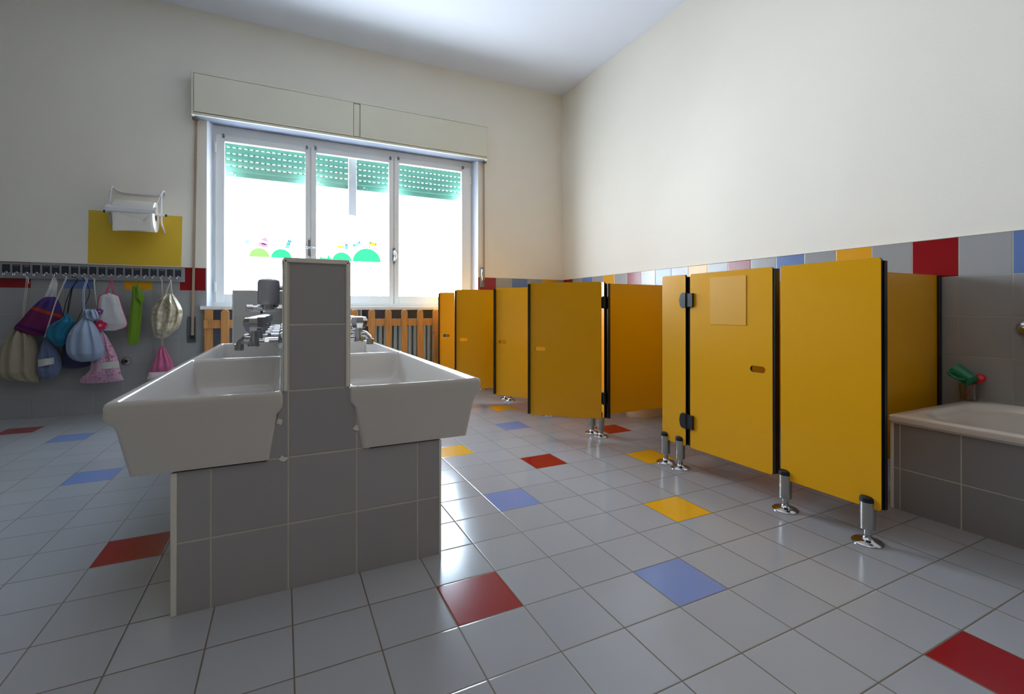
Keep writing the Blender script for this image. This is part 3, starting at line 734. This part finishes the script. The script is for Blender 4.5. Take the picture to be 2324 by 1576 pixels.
# ------------------------------------------------------------------ bathtub
bt = thing('bathtub', (2.33, -.9, 0), 'white bathtub on a grey tiled base against the right wall', 'bathtub')
BX0, BX1, BY0, BY1, BZ = 1.938, 2.723, -1.72, -.092, .40
m = MB(); m.box(BX0 + .006, BX1, BY0 + .01, BY1 - .006, 0, .372); m.k = [1 if abs(i - 0) < 0 else 0 for i in range(len(m.k))]
ap = m.build('tiled_base', [T_BATH], bt, smooth=0)
MB().box(BX0 + .002, BX0 + .012, BY1 - .014, BY1 - .002, 0, .372).box(BX0 + .002, BX0 + .010, BY0, BY1 - .004, .366, .374).build('edge_trim', M['trim'], ap, bevel=.002)
def tub(a, z, r, b=None, c=None):
    b = a if b is None else b; c = a if c is None else c
    return [(p, q_, z) for p, q_ in rrect(BX0 - .008 + b, BX1 - a, BY0 + c, BY1 - c + .004, r, 8)]
m = MB().loft([tub(.004, .373, .012, .004, .004), tub(0, .376, .014), tub(0, .396, .014), tub(.004, .401, .018), tub(.05, .402, .16, .06, .048), tub(.062, .398, .17, .074, .06), tub(.072, .385, .18, .086, .07), tub(.09, .25, .18, .10, .10), tub(.11, .10, .18, .125, .15), tub(.16, .055, .16, .18, .21), tub(.25, .05, .12, .26, .30)])
m.build('tub', M['enamel'], bt, smooth=50)
MB().lathe([(.034, 0), (.033, -.006), (.024, -.016), (.010, -.020)], (2.27, BY1 - .088, .335), 'Y', 22).build('overflow', M['chrome'], bt)
cp = thing('clear_cup', (2.60, -.125, .403), 'clear plastic cup on the bathtub rim in the back corner', 'cup')
cx, cy = 2.655, -.098
WL[cp.name] = Vector((cx, cy, .403)); cp.location = (cx, cy, .403)
m = MB().lathe([(.030, .403), (.031, .405), (.036, .482), (.0375, .486), (.0345, .486), (.0335, .480), (.029, .408)], (cx, cy, 0), 'Z', 28); m.build('wall', M['cup'], cp)
sp = thing('toy_scoop', (cx - .01, cy, .41), 'red plastic scoop standing in the clear cup', 'scoop')
MB().tube([(cx - .018, cy + .012, .412), (cx + .018, cy - .024, .492)], .0055).build('handle', M['redplastic'], sp)
m = MB(); m.ball((0, 0, 0), .026, 18); R_ = Matrix.Rotation(math.radians(35), 4, 'Y') @ Matrix.Diagonal((.55, 1, 1, 1))
m.v = [tuple(R_ @ Vector(p) + Vector((cx + .018, cy - .034, .514))) for p in m.v]; m.build('bowl', M['redplastic'], sp)
jg = thing('toy_jug', (cx, cy, .49), 'green plastic jug lying tilted across the clear cup', 'jug')
def tilt(m_):
    A = Matrix.Rotation(math.radians(-62), 4, 'X')
    A = Matrix.Rotation(math.radians(-20), 4, 'Z') @ A
    m_.v = [tuple(A @ Vector(p) + Vector((cx - .015, cy + .012, .524))) for p in m_.v]; return m_
m = MB().lathe([(.026, -.045), (.029, -.043), (.036, .035), (.039, .045), (.036, .045), (.033, .035), (.026, -.040)], (0, 0, 0), 'Z', 26)
for i, p in enumerate(m.v):
    if p[2] > .03 and p[0] > .025: m.v[i] = (p[0] + .014, p[1] * .7, p[2] + .006)
tilt(m).build('body', M['jug'], jg)
m = MB().tube(spline([(-.034, 0, .03), (-.062, 0, .026), (-.064, 0, -.02), (-.032, 0, -.03)], 6), .006, 8); tilt(m).build('handle', M['jug'], jg)
# bath mixer on the wall
mx = thing('bath_mixer', (XR - .002, -.283, .765), 'chrome bath mixer on the tiled wall at the right frame edge', 'tap')
MB().lathe([(.040, 0), (.039, -.006), (.030, -.02), (.018, -.028)], (XR - .001, -.283, .765), 'X', 26).build('wall_flange', M['chrome'], mx)
MB().tube(spline([(XR - .02, -.283, .765), (XR - .06, -.285, .766), (XR - .085, -.31, .764), (XR - .088, -.40, .76)], 6), .017, 14).lathe([(.026, -.03), (.026, .03)], (XR - .088, -.42, .76), 'Y', 20).build('body', M['chrome'], mx)
MB().tube([(XR - .09, -.43, .78), (XR - .12, -.43, .83)], [.008, .011]).build('lever', M['chrome'], mx)

# ------------------------------------------------------------------ things on the left wall
tag(MB().prism([(-1.868, 1.682), (-1.6, 1.680), (-1.227, 1.684), (-1.232, 1.4), (-1.236, 1.236), (-1.5, 1.232), (-1.873, 1.230), (-1.870, 1.45)], 'Y', 3.7885, 3.7897).build('yellow_card', M['yellow_paper'], smooth=0),
    'large yellow card sheet on the wall behind the paper roll', 'card')
ph = thing('paper_roll_holder', (-1.52, 3.79, 1.5), 'white wire wall holder with a cutting bar over a paper roll', 'roll holder')
def wy(p): return [(x, y, z) for x, y, z in p]
m = MB()
m.tube(spline([(-1.700, 3.68, 1.66), (-1.700, 3.68, 1.80), (-1.695, 3.69, 1.855), (-1.697, 3.735, 1.877), (-1.67, 3.770, 1.855), (-1.61, 3.779, 1.845), (-1.50, 3.779, 1.846), (-1.40, 3.779, 1.848), (-1.352, 3.772, 1.856), (-1.345, 3.735, 1.874), (-1.350, 3.70, 1.872), (-1.358, 3.68, 1.84), (-1.358, 3.68, 1.72), (-1.357, 3.68, 1.62), (-1.354, 3.695, 1.575), (-1.350, 3.776, 1.525)], 5), .0075, 10)
m.tube(spline([(-1.70, 3.68, 1.70), (-1.70, 3.68, 1.62), (-1.695, 3.695, 1.575), (-1.685, 3.776, 1.525)], 5), .0075, 10)
m.build('wire_frame', M['wire'], ph)
MB().prism([(3.528, 1.645), (3.530, 1.675), (3.570, 1.704), (3.571, 1.700), (3.534, 1.672), (3.532, 1.645)], 'X', -1.694, -1.366).build('cutting_bar', M['wire'], ph, bevel=.0008)
MB().tube([(-1.725, 3.66, 1.658), (-1.325, 3.66, 1.660)], .0105, 14).build('spindle', M['wire'], ph)
for x in (-1.731, -1.321): MB().lathe([(.0110, -.006), (.0110, .006)], (x, 3.66, 1.659), 'X', 14).build('end_cap', M['rubber'], ph)
for a, b in (((-1.693, 3.69, 1.85), (-1.682, 3.566, 1.70)), ((-1.357, 3.69, 1.865), (-1.378, 3.566, 1.702))):
    MB().tube([a, b], .0028, 8).build('stay', M['wire'], ph)
pr = thing('paper_roll', (-1.52, 3.66, 1.51), 'fat white paper roll hanging on the wire wall holder', 'paper roll')
RC = (0, 3.66, 1.637)
m = MB().lathe([(.034, -1.653), (.124, -1.655), (.1255, -1.652), (.1255, -1.393), (.124, -1.390), (.034, -1.392)], RC, 'X', 48, cap=False)
m.build('roll', M['paper'], pr)
MB().lathe([(.034, -1.655), (.034, -1.390), (.031, -1.390), (.031, -1.655)], RC, 'X', 28, cap=False).build('core', plain('card_core', (150, 140, 124), .9), pr)
m = MB(); n1 = 14
for a in range(n1):
    for b in range(10):
        def pp(a_, b_):
            u, v = a_ / n1, b_ / 10
            x = -1.646 + u * (.238 + .010 * v); z = 1.665 - v * (.177 - .022 * u)
            return (x, 3.538 - .003 * math.sin(u * 7 + v * 3) - .004 * v + .012 * math.exp(-((u - .75) ** 2) / .008) * math.exp(-((v - .35) ** 2) / .05), z)
        m.poly([pp(a, b), pp(a + 1, b), pp(a + 1, b + 1), pp(a, b + 1)])
m.build('loose_end', M['paper'], pr, smooth=60)

cr = thing('coat_rail', (-1.85, 3.79, 1.10), 'long grey coat rail with twenty picture windows and chrome hooks', 'coat rail')
m = MB().box(-2.46, -1.207, 3.768, 3.789, 1.102, 1.226); m.build('board', M['rail'], cr, bevel=.002)
hx0, hp = -2.354, .0579
for i in range(20):
    x = hx0 + hp * i
    fr = MB(); frame(fr, x - .0215, x + .0215, 1.148, 1.209, 3.7655, 3.7685, .005); pf = fr.build('picture_window', M['holder'], cr, smooth=0)
    MB().box(x - .0165, x + .0165, 3.7668, 3.7678, 1.152, 1.204 - .004 * (i % 3)).build('picture', M['picture'], pf, smooth=0)
    m = MB().lathe([(.0095, 0), (.0095, -.003), (.007, -.005)], (x, 3.768, 1.146), 'Y', 14)
    m.tube(spline([(x, 3.765, 1.146), (x - .001, 3.752, 1.141), (x - .002, 3.745, 1.128), (x - .003, 3.737, 1.119), (x - .004, 3.728, 1.121), (x - .005, 3.725, 1.130)], 3), .0032, 8)
    m.ball((x - .005, 3.725, 1.133), .0052, 10)
    m.build('coat_hook', M['chrome'], cr)
def hook(i): return (hx0 + hp * (i - 1) - .003, 3.737, 1.123)

vv = thing('wall_outlet', (-1.618, 3.787, .42), 'round chrome outlet on the grey tiles between towel and pink bag', 'outlet')
MB().lathe([(.034, 0), (.034, -.004), (.030, -.010), (.016, -.014)], (-1.618, 3.789, .421), 'Y', 28).build('rosette', M['steel'], vv)
MB().lathe([(.013, -.012), (.013, -.018), (.006, -.018)], (-1.618, 3.789, .421), 'Y', 18).build('plug', M['rubber'], vv)

# bags: lofted from their outlines, with folds that run out from the gathered neck
def bag_mesh(yc, lv, dep, folds=9, amp=.16, seed=1, flat=.0, m=None, k=0):
    rnd = random.Random(seed); m = m or MB()
    pts = spline([(a, b, c_) for a, b, c_ in lv], 5); N = 72; rings = []
    zt, zb = lv[0][0], lv[-1][0]
    ph_ = [rnd.uniform(0, 2 * PI) for _ in range(4)]
    for z, x0, x1 in pts:
        if x1 < x0 + .004: x1 = x0 + .004
        cx_, a = (x0 + x1) / 2, (x1 - x0) / 2
        t = (zt - z) / (zt - zb)
        b = min(dep, a * .85) * (1 - flat * .5) * max(.12, min(1, .30 + 1.5 * math.sin(PI * min(1, max(0, t)) ** .8)))
        am = 1.7 * amp * (max(0, 1 - t) ** .7) * min(1, .4 + t * 6) + .03
        ring = []
        for i in range(N):
            th = 2 * PI * i / N; cs, sn = math.cos(th), math.sin(th)
            f = 1 + am * math.sin(folds * th + ph_[0] + .6 * math.sin(3 * t + ph_[1])) * abs(sn) + .04 * math.sin(3 * th + 4 * t + ph_[2]) * abs(sn)
            sx = math.copysign(abs(cs) ** .8, cs)
            ring.append((cx_ + a * sx, yc + b * sn * f, z))
        rings.append(ring)
    m.loft(rings, k); return m
def cord(yc, pts, hk, r=.0022, n=8):
    P_ = [Vector((hk[0], hk[1], hk[2]))] + [Vector((x, yc if i else (yc + hk[1]) / 2, z)) for i, (x, z) in enumerate(pts)]
    return MB().tube(spline(P_, 4), r, n)
def ribbon(yc, pts, hk, wd):
    P_ = spline([Vector((hk[0], hk[1], hk[2]))] + [Vector((x, yc, z)) for x, z in pts], 6); m = MB(); n_ = len(P_)
    for i in range(n_ - 1):
        def pr_(j):
            d = (P_[min(j + 1, n_ - 1)] - P_[max(j - 1, 0)]).normalized(); s_ = Vector((d.z, 0, -d.x)).normalized()
            w_ = wd * (.25 + .75 * math.sin(PI * min(.62, j / (n_ - 1))))
            return P_[j] + s_ * w_ / 2, P_[j] - s_ * w_ / 2
        a, b = pr_(i); c2, d2 = pr_(i + 1); off = Vector((0, .0012, 0))
        m.poly([a, b, d2, c2]); m.poly([a + off, b + off, d2 + off, c2 + off])
    return m
GB = 'bags and towel on the coat rail'
def bag(name, key, label, cat, fabric, dep, hookn, cords, cordmat, folds=9, amp=.16, seed=1, flat=0, cr_=.0022):
    yc, lv = key
    t = thing(name, ((lv[0][1] + lv[0][2]) / 2, yc, lv[-1][0]), label, cat, GB)
    body = bag_mesh(yc, lv, dep, folds, amp, seed, flat).build('pouch', fabric, t, smooth=70)
    for pl_ in cords[1]: cord(cords[0], pl_, hook(hookn), cr_).build('cord', cordmat, t, smooth=60)
    return t, body
B_beige = (3.70, [(0.794, -2.243, -2.229), (0.759, -2.258, -2.217), (0.702, -2.286, -2.190), (0.625, -2.332, -2.161), (0.542, -2.363, -2.146), (0.451, -2.373, -2.141), (0.381, -2.374, -2.142), (0.338, -2.359, -2.141), (0.311, -2.301, -2.140), (0.283, -2.158, -2.139)])
B_purple = (3.655, [(0.956, -2.088, -2.029), (0.929, -2.119, -2.013), (0.857, -2.177, -1.991), (0.786, -2.222, -1.986), (0.723, -2.265, -2.007), (0.702, -2.256, -2.034), (0.677, -2.213, -2.055), (0.653, -2.119, -2.082)])
B_bluegrey = (3.665, [(0.658, -2.087, -2.079), (0.609, -2.102, -2.058), (0.558, -2.117, -2.031), (0.502, -2.129, -2.009), (0.445, -2.137, -1.996), (0.395, -2.138, -1.998), (0.346, -2.129, -2.015), (0.324, -2.106, -2.041), (0.316, -2.088, -2.058)])
B_teal = (3.615, [(0.832, -1.953, -1.945), (0.807, -1.967, -1.927), (0.782, -1.986, -1.909), (0.758, -2.021, -1.896), (0.722, -2.055, -1.913), (0.673, -2.068, -1.936), (0.631, -2.056, -1.942), (0.595, -2.027, -1.953), (0.573, -2.004, -1.972)])
B_lightblue = (3.60, [(0.803, -1.849, -1.819), (0.770, -1.866, -1.796), (0.713, -1.908, -1.763), (0.641, -1.938, -1.736), (0.569, -1.946, -1.719), (0.512, -1.938, -1.715), (0.468, -1.908, -1.734), (0.445, -1.859, -1.792)])
B_ruffle = (3.60, [(0.861, -1.841, -1.771), (0.835, -1.846, -1.757), (0.803, -1.844, -1.748), (0.785, -1.829, -1.750), (0.772, -1.798, -1.767)])
B_darkblue = (3.72, [(0.639, -1.990, -1.951), (0.579, -2.001, -1.912), (0.520, -2.007, -1.855), (0.454, -2.012, -1.832), (0.410, -2.010, -1.838), (0.390, -1.978, -1.872), (0.384, -1.951, -1.906)])
B_floral = (3.69, [(0.687, -1.769, -1.752), (0.635, -1.775, -1.721), (0.560, -1.795, -1.689), (0.485, -1.815, -1.660), (0.433, -1.823, -1.649), (0.366, -1.832, -1.636), (0.315, -1.880, -1.627), (0.274, -1.894, -1.614), (0.262, -1.851, -1.655)])
B_white = (3.68, [(0.992, -1.726, -1.679), (0.973, -1.761, -1.647), (0.932, -1.772, -1.634), (0.857, -1.780, -1.616), (0.783, -1.787, -1.595), (0.738, -1.795, -1.586), (0.708, -1.786, -1.604), (0.686, -1.769, -1.658)])
B_towel = (3.70, [(1.058, -1.558, -1.512), (0.988, -1.562, -1.495), (0.911, -1.567, -1.491), (0.782, -1.580, -1.496), (0.659, -1.587, -1.507), (0.576, -1.589, -1.515), (0.571, -1.587, -1.517)])
B_cream = (3.67, [(0.994, -1.335, -1.275), (0.935, -1.373, -1.239), (0.873, -1.414, -1.210), (0.827, -1.426, -1.205), (0.764, -1.429, -1.213), (0.702, -1.418, -1.235), (0.657, -1.407, -1.280), (0.625, -1.395, -1.307), (0.615, -1.382, -1.338)])
B_pink = (3.71, [(0.551, -1.365, -1.343), (0.506, -1.387, -1.327), (0.428, -1.415, -1.291), (0.374, -1.431, -1.276), (0.327, -1.446, -1.262)])
B_pinkband = (3.71, [(0.327, -1.446, -1.262), (0.296, -1.454, -1.252), (0.272, -1.461, -1.244), (0.262, -1.458, -1.249)])
C_beige = (3.70, [[(-2.221, 1.097), (-2.227, 0.928), (-2.236, 0.794)], [(-2.213, 1.097), (-2.217, 0.928), (-2.230, 0.794)], [(-2.209, 1.104), (-2.203, 1.083), (-2.198, 1.061)]])
C_bluegrey = (3.62, [[(-1.976, 1.107), (-2.014, 0.929), (-2.062, 0.728), (-2.081, 0.644)], [(-1.970, 1.108), (-2.009, 0.929), (-2.057, 0.728), (-2.078, 0.644)]])
C_teal = (3.62, [[(-1.904, 1.098), (-1.915, 1.036), (-1.937, 0.929), (-1.947, 0.829)], [(-1.901, 1.098), (-1.915, 1.029), (-1.931, 0.914), (-1.945, 0.825)], [(-1.905, 1.098), (-1.926, 1.015), (-1.958, 0.900), (-1.974, 0.790)]])
C_lightblue = (3.60, [[(-1.848, 1.099), (-1.847, 1.001), (-1.844, 0.854), (-1.843, 0.80)], [(-1.840, 1.099), (-1.838, 1.002), (-1.836, 0.854), (-1.835, 0.80)]])
C_floral = (3.69, [[(-1.810, 1.104), (-1.805, 1.064), (-1.788, 0.883), (-1.763, 0.683)], [(-1.806, 1.104), (-1.801, 1.064), (-1.783, 0.883), (-1.755, 0.683)]])
C_white = (3.68, [[(-1.699, 1.096), (-1.717, 1.029), (-1.729, 0.987), (-1.757, 0.967)], [(-1.696, 1.096), (-1.687, 1.044), (-1.678, 0.999), (-1.650, 0.970)], [(-1.697, 1.096), (-1.709, 1.044), (-1.714, 0.984)]])
C_towel = (3.70, [[(-1.534, 1.085), (-1.535, 1.05)], [(-1.522, 1.085), (-1.524, 1.05)]])
C_cream = (3.67, [[(-1.297, 1.107), (-1.315, 1.036), (-1.329, 0.985)], [(-1.294, 1.107), (-1.307, 1.044), (-1.320, 0.985)], [(-1.293, 1.107), (-1.283, 1.045), (-1.276, 0.985)], [(-1.292, 1.107), (-1.288, 1.045), (-1.288, 0.985)]])
C_pink = (3.715, [[(-1.363, 1.10), (-1.360, 0.983), (-1.362, 0.616), (-1.362, 0.545)], [(-1.359, 1.10), (-1.356, 0.983), (-1.353, 0.615), (-1.350, 0.545)]])

bag('drawstring_bag', B_beige, 'big plain beige drawstring bag, leftmost on the coat rail', 'bag', CL['beige'], .06, 3, C_beige, CL['cordw'], 11, .22, 1)
t, b_ = bag('drawstring_bag', B_purple, 'purple and magenta woven bag with white ribbon straps', 'bag', CL['woven'], .035, 6, (3.66, []), CL['cordw'], 8, .12, 2)
for pl_, wd in (([(-2.058, 1.035), (-2.092, 0.940)], .022), ([(-2.030, 1.050), (-2.058, 0.945)], .026), ([(-2.026, 1.036), (-2.033, 0.938)], .010)):
    ribbon(3.66, pl_, hook(6), wd).build('strap', CL['white'], t, smooth=0)
t, b_ = bag('drawstring_bag', B_bluegrey, 'slim grey-blue drawstring bag with a blank white label', 'bag', CL['bluegrey'], .045, 7, C_bluegrey, CL['cordw'], 9, .2, 3)
def patch(quad, y, bow, n=8):
    m = MB(); (a, b, c2, d) = [Vector((p[0], 0, p[1])) for p in quad]
    for i in range(n):
        def pt_(u, v):
            p = (a.lerp(b, u)).lerp(d.lerp(c2, u), v); return (p.x, y + bow * (2 * u - 1) ** 2, p.z)
        m.poly([pt_(i / n, 0), pt_((i + 1) / n, 0), pt_((i + 1) / n, 1), pt_(i / n, 1)])
    return m
patch([(-2.118, .473), (-2.026, .486), (-2.024, .436), (-2.116, .417)], 3.600, .020).build('name_label', CL['label'], t)
bag('drawstring_bag', B_teal, 'small bulging teal drawstring bag with black cords', 'bag', CL['teal'], .05, 8, C_teal, CL['cordk'], 9, .22, 4, cr_=.0028)
t, b_ = bag('drawstring_bag', B_lightblue, 'round light blue drawstring bag with a ruffled neck', 'bag', CL['lightblue'], .075, 9, C_lightblue, CL['cordb'], 10, .14, 5, cr_=.0032)
bag_mesh(B_ruffle[0] - .006, B_ruffle[1], .034, 9, .6, 6).build('ruffle', CL['lightblue'], t, smooth=70)
MB().tube([(-1.915, 3.545, .665), (-1.893, 3.536, .668), (-1.888, 3.536, .658)], [.003, .006, .003]).tube([(-1.896, 3.537, .676), (-1.886, 3.535, .67), (-1.882, 3.536, .652)], [.003, .006, .003]).build('bow', CL['cordw'], t)
bag('drawstring_bag', B_darkblue, 'dark blue bag half hidden behind the round light blue bag', 'bag', CL['navy'], .04, 9, (3.735, [[(-1.845, 1.0), (-1.91, .80), (-1.97, .635)]]), CL['cordk'], 8, .15, 7)
t, b_ = bag('drawstring_bag', B_floral, 'pink floral drawstring bag with a blank white label band', 'bag', CL['floral'], .045, 10, C_floral, CL['cordw'], 7, .15, 8)
patch([(-1.800, .428), (-1.640, .436), (-1.634, .381), (-1.805, .372)], 3.640, .028, 12).build('name_label', CL['label'], t)
t, b_ = bag('cloth_bag', B_white, 'flat white bag with pink edging and painted flowers', 'bag', CL['white'], .028, 12, C_white, CL['trim'], 6, .08, 9, .4, .003)
m = MB(); lv = spline([(a, b, c2) for a, b, c2 in B_white[1]], 5)
m.tube([(x0, 3.676, z) for z, x0, x1 in lv[4:]], .004, 8); m.tube([(x1, 3.676, z) for z, x0, x1 in lv[4:]], .003, 8)
m.tube(spline([(-1.757, 3.675, .972), (-1.722, 3.672, .990), (-1.702, 3.670, .968), (-1.682, 3.672, .990), (-1.650, 3.675, .972)], 5), .004, 8); m.build('piping', CL['trim'], t)
for (x, z, r, c_, nm) in ((-1.757, .843, .026, 'purple', 'flower'), (-1.752, .731, .044, 'magenta', 'flower')):
    m = MB()
    for k_ in range(5):
        a = 2 * PI * k_ / 5 + .3; m.prism([(x + r * .55 * math.cos(a) + r * .42 * math.cos(u), z + r * .55 * math.sin(a) + r * .42 * math.sin(u)) for u in [i * PI / 6 for i in range(12)]], 'Y', 3.6450 - .0002 * k_, 3.652)
    fo = m.build(nm, CL[c_], t, smooth=0)
    MB().prism(disc(x, z, r * .26, 12), 'Y', 3.6430, 3.646).build('flower_centre', CL['yellow'], fo, smooth=0)
tw_ = thing('hand_towel', (-1.54, 3.70, .571), 'long lime green hand towel hanging from a hook', 'towel', GB)
bag_mesh(B_towel[0], B_towel[1], .012, 4, .3, 10).build('cloth', CL['green'], tw_, smooth=70)
m = bag_mesh(3.682, [(1.045, -1.528, -1.503), (0.986, -1.533, -1.480), (0.962, -1.537, -1.478), (0.934, -1.512, -1.479), (0.903, -1.497, -1.484)], .008, 4, .3, 11); m.build('folded_corner', CL['green'], tw_, smooth=70)
for pl_ in C_towel[1]: cord(3.70, pl_, hook(15), .002).build('loop', CL['green'], tw_)
bag('drawstring_bag', B_cream, 'shiny cream satin bag, rightmost on the coat rail', 'bag', CL['satin'], .055, 19, C_cream, CL['cordw'], 10, .25, 12)
t, b_ = bag('drawstring_bag', B_pink, 'pink drawstring bag hanging low under the cream satin bag', 'bag', CL['pink'], .035, 18, C_pink, CL['cordw'], 11, .28, 13)
bag_mesh(B_pinkband[0], B_pinkband[1], .028, 5, .05, 14).build('hem_band', CL['bandwhite'], t, smooth=70)

# ------------------------------------------------------------------ daylight, lamp, camera
wd_ = bpy.data.worlds.new('overcast_sky'); sc.world = wd_; wd_.use_nodes = True
nt = wd_.node_tree; nt.nodes.clear()
o = nt.nodes.new('ShaderNodeOutputWorld'); bg = nt.nodes.new('ShaderNodeBackground'); tc = nt.nodes.new('ShaderNodeTexCoord')
sx = nt.nodes.new('ShaderNodeSeparateXYZ'); rp = nt.nodes.new('ShaderNodeValToRGB'); mr = nt.nodes.new('ShaderNodeMapRange')
nt.links.new(tc.outputs['Generated'], sx.inputs[0]); nt.links.new(sx.outputs[2], mr.inputs[0])
mr.inputs[1].default_value = -.35; mr.inputs[2].default_value = .8; nt.links.new(mr.outputs[0], rp.inputs[0])
rp.color_ramp.elements[0].position = .0; rp.color_ramp.elements[0].color = (.90, .98, 1.08, 1)
rp.color_ramp.elements[1].position = .9; rp.color_ramp.elements[1].color = (.50, .67, .86, 1)
e = rp.color_ramp.elements.new(.32); e.color = (.78, .88, 1.0, 1)
nt.links.new(rp.outputs[0], bg.inputs[0]); bg.inputs[1].default_value = 32.0; nt.links.new(bg.outputs[0], o.inputs[0])

pd = bpy.data.lights.new('window_portal', 'AREA'); pd.shape = 'RECTANGLE'; pd.size = 2.6; pd.size_y = 1.7
po = bpy.data.objects.new('window_portal', pd); COL.objects.link(po); po.location = (.27, 4.10, 1.74); po.rotation_euler = (-PI / 2, 0, 0)
pd.cycles.is_portal = True
ld = bpy.data.lights.new('ceiling_lamp', 'AREA'); ld.shape = 'RECTANGLE'; ld.size = 2.4; ld.size_y = 1.4; ld.energy = 8; ld.color = (1, .87, .70)
lo = bpy.data.objects.new('ceiling_lamp', ld); COL.objects.link(lo); lo.location = (-.4, -1.2, 3.5)

cam = bpy.data.cameras.new('camera'); co = bpy.data.objects.new('camera', cam); COL.objects.link(co)
cam.sensor_fit = 'HORIZONTAL'; cam.sensor_width = 36.0; cam.lens = 1058.59 / 2324 * 36
cam.shift_x = (1162 - 1158.02) / 2324; cam.shift_y = (702.75 - 788) / 2324; cam.clip_start = .02
Rz = Matrix.Rotation(-.4530, 4, 'Z'); Rx = Matrix.Rotation(1.5730, 4, 'X')
co.matrix_world = Matrix.Translation((-.4238, -1.1912, .8508)) @ Rz @ Rx
sc.camera = co
sc.view_settings.view_transform = 'Standard'; sc.view_settings.look = 'None'; sc.view_settings.gamma = 1.0
sc.view_settings.exposure = 0.35; sc.view_settings.use_curve_mapping = False
try:
    sc.cycles.diffuse_bounces = 7; sc.cycles.max_bounces = 12; sc.cycles.transparent_max_bounces = 16; sc.cycles.use_denoising = True
    sc.cycles.caustics_reflective = False; sc.cycles.caustics_refractive = False; sc.cycles.sample_clamp_indirect = 8.0
except Exception: pass
